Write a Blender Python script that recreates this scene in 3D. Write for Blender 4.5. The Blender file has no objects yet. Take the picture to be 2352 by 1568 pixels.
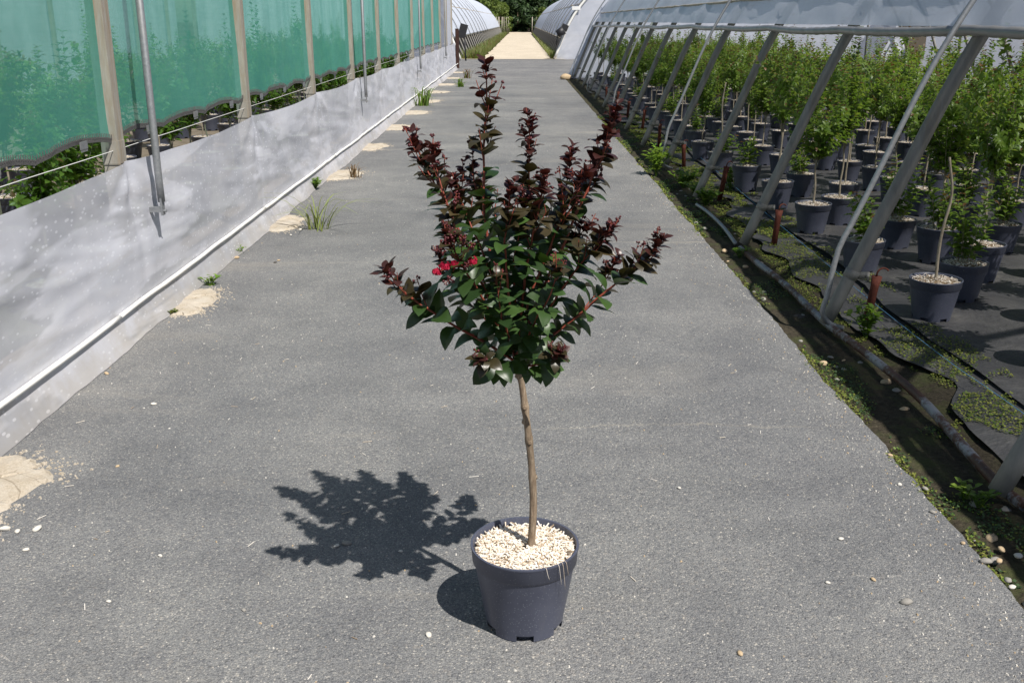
import bpy, bmesh, math, random
from mathutils import Vector, Matrix, Quaternion, noise
from math import radians, sin, cos, pi

# ------------------------------------------------------------------ camera
F, W0, H0, VPX, VPY = 2280.0, 2352.0, 1568.0, 1183.0, 48.0
CAMH = 1.5
TH = math.atan((H0 / 2 - VPY) / F)
YAW = math.atan((VPX - W0 / 2) * cos(TH) / F)
scene = bpy.context.scene
COL = scene.collection
cam_data = bpy.data.cameras.new('camera')
cam = bpy.data.objects.new('camera', cam_data)
COL.objects.link(cam)
cam_data.sensor_fit = 'HORIZONTAL'
cam_data.sensor_width = 36.0
cam_data.lens = 36.0 * F / W0
cam_data.clip_start = 0.05
cam_data.clip_end = 2000
cam.location = (0, 0, CAMH)
cam.rotation_euler = (pi / 2 - TH, 0, YAW)
scene.camera = cam

# ------------------------------------------------------------------ world, sun, exposure
LDIR = Vector((-0.44, 0.55, -1.0)).normalized()
SUN_EL = math.asin(-LDIR.z)
world = bpy.data.worlds.new('World')
scene.world = world
world.use_nodes = True
wn = world.node_tree.nodes
wl = world.node_tree.links
bg = wn['Background']
sky = wn.new('ShaderNodeTexSky')
sky.sky_type = 'NISHITA'
sky.sun_disc = False
sky.sun_elevation = SUN_EL
sky.sun_rotation = math.atan2(-LDIR.x, -LDIR.y)
sky.air_density = 1.0
sky.dust_density = 1.0
sky.ozone_density = 1.5
wl.new(sky.outputs[0], bg.inputs[0])
bg.inputs[1].default_value = 0.055
sun_d = bpy.data.lights.new('sun', 'SUN')
sun_d.energy = 5.0
sun_d.angle = radians(0.53)
sun_d.color = (1.0, 0.955, 0.89)
sun = bpy.data.objects.new('sun', sun_d)
COL.objects.link(sun)
sun.rotation_euler = LDIR.to_track_quat('-Z', 'Y').to_euler()
sun.location = (6, -8, 14)
vs = scene.view_settings
vs.view_transform = 'Standard'
vs.look = 'None'
vs.exposure = 0.38
vs.gamma = 1.0
vs.use_curve_mapping = False
scene.render.engine = 'CYCLES'
scene.cycles.max_bounces = 10
scene.cycles.transparent_max_bounces = 24
scene.cycles.transmission_bounces = 8
scene.cycles.diffuse_bounces = 5
scene.cycles.caustics_reflective = False
scene.cycles.caustics_refractive = False
scene.cycles.sample_clamp_indirect = 6.0
try:
    scene.cycles.use_denoising = True
except Exception:
    pass

R = random.Random(11)

# ------------------------------------------------------------------ pixel -> world (2352 x 1568 pixel grid of the photograph)
_cr = cam.rotation_euler.to_matrix()

def ray(x, y):
    return (_cr @ Vector(((x - W0 / 2) / F, -(y - H0 / 2) / F, -1.0)))

def PZ(x, y, z=0.0):
    d = ray(x, y)
    t = (z - CAMH) / d.z
    return Vector((d.x * t, d.y * t, z))

def PY(x, y, Y):
    d = ray(x, y)
    t = Y / d.y
    return Vector((d.x * t, Y, CAMH + d.z * t))

def PX(x, y, X):
    d = ray(x, y)
    t = X / d.x
    return Vector((X, d.y * t, CAMH + d.z * t))

# ------------------------------------------------------------------ materials
def new_mat(name):
    m = bpy.data.materials.new(name)
    m.use_nodes = True
    nt = m.node_tree
    for n in list(nt.nodes):
        nt.nodes.remove(n)
    out = nt.nodes.new('ShaderNodeOutputMaterial')
    return m, nt, out

def nd(nt, typ, **kw):
    n = nt.nodes.new(typ)
    for k, v in kw.items():
        setattr(n, k, v)
    return n

def setin(node, **kw):
    for k, v in kw.items():
        node.inputs[k.replace('_', ' ')].default_value = v

def ramp(nt, fac, stops, interp='LINEAR'):
    r = nd(nt, 'ShaderNodeValToRGB')
    r.color_ramp.interpolation = interp
    els = r.color_ramp.elements
    while len(els) < len(stops):
        els.new(0.5)
    for e, (p, c) in zip(els, stops):
        e.position = p
        e.color = (c[0], c[1], c[2], 1) if len(c) == 3 else c
    nt.links.new(fac, r.inputs[0])
    return r.outputs[0]

def mixc(nt, fac, a, b, blend='MIX'):
    m = nd(nt, 'ShaderNodeMix', data_type='RGBA', blend_type=blend)
    for sock, v in ((m.inputs[0], fac), (m.inputs[6], a), (m.inputs[7], b)):
        if isinstance(v, (int, float)):
            sock.default_value = v
        elif isinstance(v, (tuple, list)):
            sock.default_value = (v[0], v[1], v[2], 1)
        else:
            nt.links.new(v, sock)
    return m.outputs[2]

def math_(nt, op, a, b=None, c=None):
    m = nd(nt, 'ShaderNodeMath', operation=op)
    for i, v in enumerate((a, b, c)):
        if v is None:
            continue
        if isinstance(v, (int, float)):
            m.inputs[i].default_value = v
        else:
            nt.links.new(v, m.inputs[i])
    return m.outputs[0]

def coords(nt, kind='Object', scale=None):
    tc = nd(nt, 'ShaderNodeTexCoord')
    o = tc.outputs[kind]
    if scale is not None:
        mp = nd(nt, 'ShaderNodeMapping')
        mp.inputs['Scale'].default_value = scale
        nt.links.new(o, mp.inputs[0])
        o = mp.outputs[0]
    return o

def noise_(nt, vec, scale, detail=4, rough=0.55, dist=0.0):
    n = nd(nt, 'ShaderNodeTexNoise')
    nt.links.new(vec, n.inputs['Vector'])
    setin(n, Scale=scale, Detail=detail, Roughness=rough, Distortion=dist)
    return n.outputs['Fac']

def voro(nt, vec, scale, feature='F1', out='Distance', rnd=1.0):
    n = nd(nt, 'ShaderNodeTexVoronoi', feature=feature)
    nt.links.new(vec, n.inputs['Vector'])
    setin(n, Scale=scale, Randomness=rnd)
    return n.outputs[out]

def bump_(nt, h, strength=0.3, dist=0.01, prev=None):
    b = nd(nt, 'ShaderNodeBump')
    setin(b, Strength=strength, Distance=dist)
    nt.links.new(h, b.inputs['Height'])
    if prev is not None:
        nt.links.new(prev, b.inputs['Normal'])
    return b.outputs[0]

def pbsdf(nt, color, rough=0.6, spec=0.5, metal=0.0, normal=None, rough_sock=None):
    p = nd(nt, 'ShaderNodeBsdfPrincipled')
    if isinstance(color, (tuple, list)):
        p.inputs['Base Color'].default_value = (color[0], color[1], color[2], 1)
    else:
        nt.links.new(color, p.inputs['Base Color'])
    p.inputs['Roughness'].default_value = rough
    if rough_sock is not None:
        nt.links.new(rough_sock, p.inputs['Roughness'])
    p.inputs['Specular IOR Level'].default_value = spec
    p.inputs['Metallic'].default_value = metal
    if normal is not None:
        nt.links.new(normal, p.inputs['Normal'])
    return p

def finish(nt, out, sh):
    nt.links.new(sh, out.inputs['Surface'])

def simple_mat(name, c1, c2, scale=20, rough=0.6, spec=0.4, metal=0.0, bump=0.15, bdist=0.003, kind='Object', stretch=None):
    m, nt, out = new_mat(name)
    v = coords(nt, kind, stretch)
    n = noise_(nt, v, scale, 6, 0.6)
    col = ramp(nt, n, [(0.3, c1), (0.7, c2)])
    b = bump_(nt, n, bump, bdist)
    p = pbsdf(nt, col, rough, spec, metal, b)
    finish(nt, out, p.outputs[0])
    return m

M = {}

def build_materials():
    # asphalt: fine rounded aggregate in grey binder
    m, nt, out = new_mat('asphalt')
    v = coords(nt, 'Object')
    big = noise_(nt, v, 0.55, 5, 0.6, 0.6)
    mid = noise_(nt, v, 3.2, 6, 0.65)
    fine = noise_(nt, v, 160, 3, 0.7)
    vstretch = coords(nt, 'Object', (1, 0.35, 1))
    streak = noise_(nt, vstretch, 1.1, 4, 0.6)
    vcol = voro(nt, v, 235, 'F1', 'Color')
    vd = voro(nt, v, 235, 'F1', 'Distance')
    vcol2 = voro(nt, v, 84, 'F1', 'Color')
    vd2 = voro(nt, v, 84, 'F1', 'Distance')
    sepn = nd(nt, 'ShaderNodeSeparateColor')
    nt.links.new(vcol, sepn.inputs[0])
    sep2 = nd(nt, 'ShaderNodeSeparateColor')
    nt.links.new(vcol2, sep2.inputs[0])
    stone = ramp(nt, sepn.outputs[0], [(0.0, (0.138, 0.141, 0.149)), (0.4, (0.170, 0.173, 0.178)), (0.75, (0.198, 0.199, 0.200)), (0.94, (0.25, 0.246, 0.238)), (1.0, (0.40, 0.38, 0.35))])
    big_f = math_(nt, 'MULTIPLY', ramp(nt, sep2.outputs[0], [(0.55, (0, 0, 0)), (0.60, (1, 1, 1))]), ramp(nt, vd2, [(0.40, (1, 1, 1)), (0.55, (0, 0, 0))]))
    stone = mixc(nt, math_(nt, 'MULTIPLY', big_f, 0.5), stone, ramp(nt, sep2.outputs[1], [(0.0, (0.115, 0.12, 0.135)), (0.6, (0.165, 0.168, 0.18)), (1.0, (0.27, 0.25, 0.23))]))
    gap = ramp(nt, vd, [(0.35, (0.93, 0.93, 0.93)), (0.80, (0.60, 0.60, 0.61))])
    c = mixc(nt, 1.0, stone, gap, 'MULTIPLY')
    tone = ramp(nt, big, [(0.25, (0.92, 0.93, 0.95)), (0.75, (1.24, 1.23, 1.20))])
    c = mixc(nt, 1.0, c, tone, 'MULTIPLY')
    tone2 = ramp(nt, mid, [(0.3, (0.88, 0.88, 0.89)), (0.7, (1.12, 1.115, 1.10))])
    c = mixc(nt, 1.0, c, tone2, 'MULTIPLY')
    tone3 = ramp(nt, streak, [(0.3, (0.86, 0.865, 0.88)), (0.7, (1.12, 1.11, 1.08))])
    c = mixc(nt, 1.0, c, tone3, 'MULTIPLY')
    vbb = coords(nt, 'Object', (0.16, 1.0, 1))
    bn = noise_(nt, vbb, 0.75, 3, 0.55, 0.3)
    c = mixc(nt, 1.0, c, ramp(nt, bn, [(0.34, (0.93, 0.935, 0.94)), (0.66, (1.17, 1.165, 1.15))]), 'MULTIPLY')
    # pale dust bands (old puddle edges across the lane)
    vb = coords(nt, 'Object', (0.5, 2.0, 1))
    dn = noise_(nt, vb, 0.55, 5, 0.7, 0.8)
    dustf = ramp(nt, dn, [(0.56, (0, 0, 0)), (0.74, (0.48, 0.48, 0.48))])
    stn = noise_(nt, v, 0.9, 6, 0.72, 1.4)
    c = mixc(nt, 1.0, c, ramp(nt, stn, [(0.32, (0.84, 0.845, 0.855)), (0.5, (1, 1, 1)), (0.72, (1.10, 1.095, 1.08))]), 'MULTIPLY')
    c = mixc(nt, dustf, c, (0.30, 0.275, 0.235))
    sp = voro(nt, v, 24, 'F1', 'Distance')
    spf = ramp(nt, sp, [(0.06, (1, 1, 1)), (0.10, (0, 0, 0))])
    c = mixc(nt, spf, c, (0.42, 0.39, 0.34))
    sx = nd(nt, 'ShaderNodeSeparateXYZ'); nt.links.new(v, sx.inputs[0])
    cn = noise_(nt, v, 2.2, 6, 0.75)
    for yc, xa, wd, am in ((3.58, 0.15, 0.010, 0.55), (6.95, 0.45, 0.035, 0.5), (4.72, -1.6, 0.005, -0.4)):
        dl = math_(nt, 'ABSOLUTE', math_(nt, 'SUBTRACT', math_(nt, 'ADD', sx.outputs[1], math_(nt, 'MULTIPLY', math_(nt, 'SUBTRACT', cn, 0.5), 0.28)), yc))
        ln_ = math_(nt, 'MULTIPLY', math_(nt, 'SUBTRACT', 1.0, math_(nt, 'MINIMUM', 1.0, math_(nt, 'DIVIDE', dl, wd))), math_(nt, 'GREATER_THAN', math_(nt, 'ADD', sx.outputs[0], math_(nt, 'MULTIPLY', fine, 0.5)), xa))
        c = mixc(nt, math_(nt, 'MULTIPLY', math_(nt, 'MULTIPLY', ln_, ramp(nt, mid, [(0.38, (0.1, 0.1, 0.1)), (0.62, (1, 1, 1))])), abs(am) * 0.75), c, (0.40, 0.355, 0.28) if am > 0 else (0.05, 0.05, 0.05))
    h = math_(nt, 'SUBTRACT', 1.0, vd)
    h2 = math_(nt, 'ADD', math_(nt, 'ADD', h, math_(nt, 'MULTIPLY', big_f, 0.9)), math_(nt, 'MULTIPLY', fine, 0.9))
    b = bump_(nt, h2, 0.65, 0.0036)
    b2 = bump_(nt, mid, 0.25, 0.03, b)
    p = pbsdf(nt, c, 0.82, 0.35, 0, b2)
    finish(nt, out, p.outputs[0])
    M['asphalt'] = m

    M['soil'] = simple_mat('soil', (0.035, 0.028, 0.018), (0.085, 0.068, 0.045), 9, 0.95, 0.2, 0, 0.6, 0.02)
    # moss-edged dark dirt next to the asphalt
    m, nt, out = new_mat('verge_soil')
    v = coords(nt, 'Object')
    a = noise_(nt, v, 5, 6, 0.7)
    f = noise_(nt, v, 55, 5, 0.7)
    c = ramp(nt, f, [(0.3, (0.018, 0.015, 0.010)), (0.62, (0.060, 0.050, 0.033)), (0.8, (0.14, 0.12, 0.085))])
    mf = ramp(nt, a, [(0.48, (0, 0, 0)), (0.62, (0.75, 0.75, 0.75))])
    c = mixc(nt, mf, c, (0.055, 0.066, 0.022))
    p = pbsdf(nt, c, 0.95, 0.2, 0, bump_(nt, f, 0.7, 0.02))
    finish(nt, out, p.outputs[0])
    M['verge_soil'] = m

    # chalky gravel
    m, nt, out = new_mat('gravel')
    v = coords(nt, 'Object')
    a = noise_(nt, v, 0.7, 5, 0.65)
    f = noise_(nt, v, 14, 6, 0.75)
    c = ramp(nt, f, [(0.28, (0.42, 0.355, 0.265)), (0.6, (0.60, 0.53, 0.425)), (0.8, (0.72, 0.67, 0.58))])
    t = ramp(nt, a, [(0.3, (0.85, 0.84, 0.82)), (0.7, (1.05, 1.05, 1.05))])
    c = mixc(nt, 1.0, c, t, 'MULTIPLY')
    p = pbsdf(nt, c, 0.95, 0.2, 0, bump_(nt, f, 0.6, 0.03))
    finish(nt, out, p.outputs[0])
    M['gravel'] = m

    m, nt, out = new_mat('concrete')
    v = coords(nt, 'Object')
    f = noise_(nt, v, 130, 5, 0.7); g = noise_(nt, v, 9, 6, 0.7)
    c = ramp(nt, f, [(0.3, (0.30, 0.25, 0.185)), (0.7, (0.50, 0.435, 0.345))])
    c = mixc(nt, ramp(nt, g, [(0.42, (0, 0, 0)), (0.62, (0.6, 0.6, 0.6))]), c, (0.50, 0.46, 0.40))
    ck = voro(nt, v, 5.5, 'DISTANCE_TO_EDGE', 'Distance')
    ckn = math_(nt, 'ADD', ck, math_(nt, 'MULTIPLY', math_(nt, 'SUBTRACT', g, 0.5), 0.05))
    c = mixc(nt, ramp(nt, ckn, [(0.002, (0.6, 0.6, 0.6)), (0.007, (0, 0, 0))]), c, (0.17, 0.135, 0.095))
    p = pbsdf(nt, c, 0.93, 0.25, 0, bump_(nt, math_(nt, 'ADD', f, g), 0.6, 0.008))
    finish(nt, out, p.outputs[0]); M['concrete'] = m
    M['floor'] = simple_mat('greenhouse_floor', (0.13, 0.105, 0.075), (0.24, 0.20, 0.15), 4, 0.92, 0.2, 0, 0.3, 0.01)

    # woven weed fabric
    m, nt, out = new_mat('weed_fabric')
    v = coords(nt, 'Object')
    n1 = noise_(nt, v, 2.2, 6, 0.7, 0.5)
    n2 = noise_(nt, v, 30, 5, 0.7)
    wv = nd(nt, 'ShaderNodeTexWave', wave_type='BANDS', bands_direction='X')
    nt.links.new(v, wv.inputs['Vector']); setin(wv, Scale=70.0, Distortion=0.4)
    c = ramp(nt, n1, [(0.35, (0.040, 0.040, 0.044)), (0.6, (0.080, 0.078, 0.078)), (0.78, (0.17, 0.16, 0.145))])
    c = mixc(nt, ramp(nt, n2, [(0.6, (0, 0, 0)), (0.78, (0.45, 0.45, 0.45))]), c, (0.16, 0.145, 0.12))
    b = bump_(nt, wv.outputs['Fac'], 0.15, 0.002)
    b = bump_(nt, n1, 0.8, 0.05, b)
    p = pbsdf(nt, c, 0.55, 0.4, 0, b)
    finish(nt, out, p.outputs[0])
    M['fabric'] = m

    # plastic films: milky polythene, some light passes straight, some scatters
    def film(name, transp, col, tcol, spots=0.0, dirt=0.0, gloss=0.12, graz=0.25, tl=0.45):
        m, nt, out = new_mat(name)
        v = coords(nt, 'Object')
        n1 = noise_(nt, v, 1.7, 5, 0.6, 0.8)
        n2 = noise_(nt, v, 7, 5, 0.65)
        base = mixc(nt, ramp(nt, n1, [(0.3, (0, 0, 0)), (0.7, (1, 1, 1))]), (col[0] * 0.86, col[1] * 0.88, col[2] * 0.90), col)
        if dirt > 0:
            vz = coords(nt, 'Object', (0.25, 0.9, 7.0))
            dn = noise_(nt, vz, 1.6, 6, 0.7)
            base = mixc(nt, ramp(nt, dn, [(0.56, (0, 0, 0)), (0.75, (dirt, dirt, dirt))]), base, (0.42, 0.36, 0.26))
        fac = ramp(nt, n1, [(0.3, (transp * 1.15,) * 3), (0.7, (transp * 0.8,) * 3)])
        if spots > 0:
            vw = coords(nt, 'Object', (1, 0.20, 1.0))
            wn1 = noise_(nt, vw, 2.6, 4, 0.6, 0.25)
            wn2 = noise_(nt, vw, 4.6, 5, 0.6, 0.2)
            wet = ramp(nt, wn1, [(0.46, (0, 0, 0)), (0.50, (1, 1, 1))])
            base = mixc(nt, math_(nt, 'MULTIPLY', wet, 0.20), base, (0.50, 0.515, 0.56))
            dry = ramp(nt, wn2, [(0.60, (0, 0, 0)), (0.66, (1, 1, 1))])
            base = mixc(nt, math_(nt, 'MULTIPLY', dry, 0.28), base, (0.92, 0.93, 0.95))
            fac = math_(nt, 'MULTIPLY', fac, math_(nt, 'ADD', 0.5, math_(nt, 'MULTIPLY', wet, 0.9)))
            sz = nd(nt, 'ShaderNodeSeparateXYZ'); nt.links.new(v, sz.inputs[0])
            mud = math_(nt, 'SUBTRACT', math_(nt, 'MULTIPLY', n2, 0.34), sz.outputs[2])
            mudf = ramp(nt, mud, [(0.0, (0, 0, 0)), (0.16, (0.5, 0.5, 0.5))])
            base = mixc(nt, mudf, base, (0.46, 0.40, 0.31))
            sp = voro(nt, coords(nt, 'Object', (1, .45, 1)), 38, 'F1', 'Distance')
            spn = math_(nt, 'ADD', sp, math_(nt, 'MULTIPLY', wn2, 0.30))
            sf = ramp(nt, spn, [(0.33, (1, 1, 1)), (0.40, (0, 0, 0))])
            base = mixc(nt, math_(nt, 'MULTIPLY', sf, spots), base, (0.93, 0.94, 0.96))
            fac = math_(nt, 'MULTIPLY', fac, math_(nt, 'SUBTRACT', 1.0, math_(nt, 'MULTIPLY', sf, 0.7)))
        lw = nd(nt, 'ShaderNodeLayerWeight'); setin(lw, Blend=graz)
        fac = math_(nt, 'MULTIPLY', fac, math_(nt, 'SUBTRACT', 1.0, lw.outputs['Facing']))
        d = nd(nt, 'ShaderNodeBsdfDiffuse'); nt.links.new(base, d.inputs[0])
        tr = nd(nt, 'ShaderNodeBsdfTranslucent'); nt.links.new(mixc(nt, 1.0, base, tcol, 'MULTIPLY'), tr.inputs[0])
        mx = nd(nt, 'ShaderNodeMixShader'); mx.inputs[0].default_value = tl
        nt.links.new(d.outputs[0], mx.inputs[1]); nt.links.new(tr.outputs[0], mx.inputs[2])
        g = nd(nt, 'ShaderNodeBsdfGlossy'); g.inputs['Roughness'].default_value = 0.28
        nrm = bump_(nt, n2, 0.25, 0.01)
        nt.links.new(nrm, g.inputs['Normal'])
        fr = nd(nt, 'ShaderNodeFresnel'); fr.inputs[0].default_value = 1.4
        mg = nd(nt, 'ShaderNodeMixShader')
        nt.links.new(math_(nt, 'MULTIPLY', fr.outputs[0], gloss * 5), mg.inputs[0])
        nt.links.new(mx.outputs[0], mg.inputs[1]); nt.links.new(g.outputs[0], mg.inputs[2])
        t = nd(nt, 'ShaderNodeBsdfTransparent'); t.inputs[0].default_value = (0.93, 0.94, 0.95, 1)
        mt = nd(nt, 'ShaderNodeMixShader')
        nt.links.new(fac, mt.inputs[0])
        nt.links.new(mg.outputs[0], mt.inputs[1]); nt.links.new(t.outputs[0], mt.inputs[2])
        finish(nt, out, mt.outputs[0])
        return m
    M['film'] = film('tunnel_film', 0.22, (0.84, 0.87, 0.96), (0.97, 0.98, 1.0), 0.0, 0.25, 0.12, 0.25, 0.38)
    M['roof'] = film('greenhouse_roof_film', 0.80, (0.85, 0.87, 0.90), (0.97, 0.98, 1.0), 0.0, 0.1, 0.10, 0.15, 0.7)
    M['skirt'] = film('skirt_film', 0.32, (0.74, 0.745, 0.81), (0.95, 0.98, 0.97), 0.11, 0.26, 0.035, 0.2, 0.14)
    M['far_film'] = film('far_tunnel_film', 0.03, (0.84, 0.89, 1.0), (0.9, 0.93, 1.0), 0.0, 0.15, 0.05, 0.25, 0.30)
    M['wall_film'] = film('end_wall_film', 0.10, (0.84, 0.86, 0.93), (0.95, 0.96, 1.0), 0.0, 0.15, 0.05, 0.2, 0.40)
    M['wrap_film'] = film('rolled_film', 0.03, (0.40, 0.385, 0.36), (0.8, 0.8, 0.8), 0.0, 0.3, 0.2)

    # green shade net: fine woven mesh, partly see-through
    m, nt, out = new_mat('shade_net')
    v = coords(nt, 'Object')
    vv = coords(nt, 'Object', (1, 1, 14))
    n1 = noise_(nt, vv, 4.5, 5, 0.7)
    n2 = noise_(nt, v, 0.9, 4, 0.6, 0.5)
    c = ramp(nt, n2, [(0.3, (0.15, 0.52, 0.43)), (0.7, (0.21, 0.62, 0.52))])
    c = mixc(nt, ramp(nt, n1, [(0.35, (0, 0, 0)), (0.75, (0.5, 0.5, 0.5))]), c, (0.085, 0.39, 0.31))
    d = nd(nt, 'ShaderNodeBsdfDiffuse'); nt.links.new(c, d.inputs[0])
    tr = nd(nt, 'ShaderNodeBsdfTranslucent'); nt.links.new(c, tr.inputs[0])
    mx = nd(nt, 'ShaderNodeMixShader'); mx.inputs[0].default_value = 0.5
    nt.links.new(d.outputs[0], mx.inputs[1]); nt.links.new(tr.outputs[0], mx.inputs[2])
    t = nd(nt, 'ShaderNodeBsdfTransparent'); t.inputs[0].default_value = (0.72, 0.98, 0.90, 1)
    mt = nd(nt, 'ShaderNodeMixShader')
    lw = nd(nt, 'ShaderNodeLayerWeight'); setin(lw, Blend=0.35)
    fac = math_(nt, 'MULTIPLY', ramp(nt, n1, [(0.3, (0.72,) * 3), (0.7, (0.62,) * 3)]), math_(nt, 'SUBTRACT', 1.15, lw.outputs['Facing']))
    nt.links.new(fac, mt.inputs[0])
    nt.links.new(mx.outputs[0], mt.inputs[1]); nt.links.new(t.outputs[0], mt.inputs[2])
    finish(nt, out, mt.outputs[0])
    M['net'] = m

    # metals
    m, nt, out = new_mat('galvanised')
    v = coords(nt, 'Object')
    n1 = noise_(nt, v, 60, 4, 0.7); n2 = noise_(nt, coords(nt, 'Object', (1, 1, 0.25)), 9, 5, 0.65)
    c = ramp(nt, n1, [(0.3, (0.22, 0.23, 0.245)), (0.7, (0.33, 0.34, 0.35))])
    c = mixc(nt, ramp(nt, n2, [(0.55, (0, 0, 0)), (0.75, (0.5, 0.5, 0.5))]), c, (0.34, 0.31, 0.26))
    p = pbsdf(nt, c, 0.48, 0.5, 0.55, bump_(nt, n1, 0.1, 0.001))
    finish(nt, out, p.outputs[0]); M['galv'] = m

    m, nt, out = new_mat('galvanised_dull')
    v = coords(nt, 'Object', (1, 1, 0.2))
    n1 = noise_(nt, v, 22, 5, 0.7); n2 = noise_(nt, v, 6, 5, 0.7, 0.6)
    c = ramp(nt, n1, [(0.3, (0.19, 0.185, 0.17)), (0.7, (0.29, 0.28, 0.255))])
    c = mixc(nt, ramp(nt, n2, [(0.52, (0, 0, 0)), (0.72, (0.55, 0.55, 0.55))]), c, (0.20, 0.155, 0.10))
    p = pbsdf(nt, c, 0.72, 0.3, 0.05, bump_(nt, n1, 0.15, 0.002))
    finish(nt, out, p.outputs[0]); M['arch'] = m

    m, nt, out = new_mat('weathered_post')
    v = coords(nt, 'Object', (1, 1, 0.10))
    n1 = noise_(nt, v, 40, 5, 0.7); n2 = noise_(nt, v, 14, 5, 0.75, 0.5)
    c = ramp(nt, n1, [(0.3, (0.27, 0.255, 0.22)), (0.7, (0.42, 0.40, 0.355))])
    c = mixc(nt, ramp(nt, n2, [(0.44, (0, 0, 0)), (0.66, (0.75, 0.75, 0.75))]), c, (0.27, 0.175, 0.085))
    p = pbsdf(nt, c, 0.6, 0.4, 0.15, bump_(nt, n1, 0.15, 0.002))
    finish(nt, out, p.outputs[0]); M['post'] = m

    M['rust'] = simple_mat('rusty_red', (0.075, 0.022, 0.014), (0.17, 0.050, 0.033), 45, 0.8, 0.3, 0.1, 0.4, 0.003)
    M['brown_steel'] = simple_mat('brown_steel', (0.035, 0.018, 0.014), (0.07, 0.035, 0.026), 20, 0.7, 0.3, 0.2)
    # ground pipe: rust red with a bare grey side
    m, nt, out = new_mat('ground_pipe')
    v = coords(nt, 'Object')
    n1 = noise_(nt, v, 3, 3, 0.6); n2 = noise_(nt, v, 40, 5, 0.7)
    gm = nd(nt, 'ShaderNodeNewGeometry')
    sp = nd(nt, 'ShaderNodeSeparateXYZ'); nt.links.new(v, sp.inputs[0])
    k = math_(nt, 'ADD', math_(nt, 'MULTIPLY', n1, 0.5), math_(nt, 'MULTIPLY', n2, 0.35))
    f = ramp(nt, k, [(0.40, (0, 0, 0)), (0.47, (1, 1, 1))])
    c = mixc(nt, f, (0.075, 0.038, 0.026), (0.24, 0.25, 0.27))
    p = pbsdf(nt, c, 0.55, 0.4, 0.15, bump_(nt, n2, 0.25, 0.002))
    finish(nt, out, p.outputs[0]); M['pipe'] = m

    M['white_pvc'] = simple_mat('white_pvc', (0.76, 0.75, 0.70), (0.86, 0.85, 0.81), 14, 0.4, 0.5)
    M['black_plastic'] = simple_mat('black_plastic', (0.012, 0.012, 0.014), (0.03, 0.03, 0.033), 30, 0.5, 0.4)
    M['webbing'] = simple_mat('grey_webbing', (0.06, 0.06, 0.06), (0.16, 0.155, 0.15), 160, 0.8, 0.3, 0, 0.5, 0.004)
    M['cord'] = simple_mat('pale_cord', (0.55, 0.55, 0.53), (0.7, 0.7, 0.68), 80, 0.7)
    M['blue_cord'] = simple_mat('blue_cord', (0.07, 0.20, 0.36), (0.12, 0.30, 0.48), 80, 0.7)
    M['red_paint'] = simple_mat('red_paint', (0.28, 0.03, 0.02), (0.40, 0.06, 0.04), 10, 0.6)
    M['white_board'] = simple_mat('white_board', (0.70, 0.70, 0.68), (0.80, 0.80, 0.79), 12, 0.6)

    # pots
    m, nt, out = new_mat('pot_plastic')
    v = coords(nt, 'Object')
    n1 = noise_(nt, v, 8, 5, 0.65)
    c = ramp(nt, n1, [(0.3, (0.058, 0.064, 0.094)), (0.7, (0.084, 0.091, 0.126))])
    sp = voro(nt, v, 140, 'F1', 'Distance')
    msk = math_(nt, 'ADD', sp, math_(nt, 'MULTIPLY', n1, 0.25))
    sf = ramp(nt, msk, [(0.27, (0.55,) * 3), (0.33, (0, 0, 0))])
    c = mixc(nt, sf, c, (0.22, 0.24, 0.27))
    sm = ramp(nt, noise_(nt, coords(nt, 'Object', (1, 1, 0.15)), 18, 4, 0.6), [(0.55, (0, 0, 0)), (0.8, (0.3, 0.3, 0.3))])
    c = mixc(nt, sm, c, (0.12, 0.12, 0.13))
    p = pbsdf(nt, c, 0.42, 0.45, 0, bump_(nt, noise_(nt, v, 90, 3, 0.6), 0.06, 0.002))
    finish(nt, out, p.outputs[0]); M['pot'] = m

    m, nt, out = new_mat('straw_chip')
    v = coords(nt, 'Object')
    wn_ = nd(nt, 'ShaderNodeTexWhiteNoise', noise_dimensions='3D')
    n1 = noise_(nt, v, 55, 3, 0.7)
    g = nd(nt, 'ShaderNodeNewGeometry')
    c = ramp(nt, g.outputs['Random Per Island'], [(0.0, (0.30, 0.22, 0.14)), (0.12, (0.52, 0.41, 0.30)), (0.3, (0.74, 0.65, 0.53)), (0.6, (0.82, 0.75, 0.66)), (1.0, (0.88, 0.84, 0.78))])
    c = mixc(nt, 1.0, c, ramp(nt, n1, [(0.3, (0.85, 0.83, 0.8)), (0.7, (1.05, 1.05, 1.05))]), 'MULTIPLY')
    p = pbsdf(nt, c, 0.75, 0.3)
    finish(nt, out, p.outputs[0]); M['chip'] = m
    M['compost'] = simple_mat('compost', (0.12, 0.085, 0.05), (0.30, 0.22, 0.14), 60, 0.95, 0.1, 0, 0.8, 0.01)

    m, nt, out = new_mat('bark')
    v = coords(nt, 'Object', (1, 1, 0.22))
    n1 = noise_(nt, v, 130, 6, 0.7); n2 = noise_(nt, coords(nt, 'Object'), 14, 4, 0.6)
    c = ramp(nt, n1, [(0.3, (0.13, 0.092, 0.064)), (0.55, (0.26, 0.20, 0.145)), (0.75, (0.42, 0.345, 0.265))])
    c = mixc(nt, 1.0, c, ramp(nt, n2, [(0.3, (0.75, 0.75, 0.72)), (0.7, (1.15, 1.12, 1.08))]), 'MULTIPLY')
    p = pbsdf(nt, c, 0.85, 0.25, 0, bump_(nt, n1, 0.7, 0.004))
    finish(nt, out, p.outputs[0]); M['bark'] = m
    M['pale_bark'] = simple_mat('pale_bark', (0.20, 0.165, 0.12), (0.40, 0.35, 0.27), 50, 0.85, 0.25, 0, 0.5, 0.004, 'Object', (1, 1, 0.3))
    M['red_stem'] = simple_mat('red_stem', (0.17, 0.035, 0.024), (0.30, 0.075, 0.045), 60, 0.5, 0.4)

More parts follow.
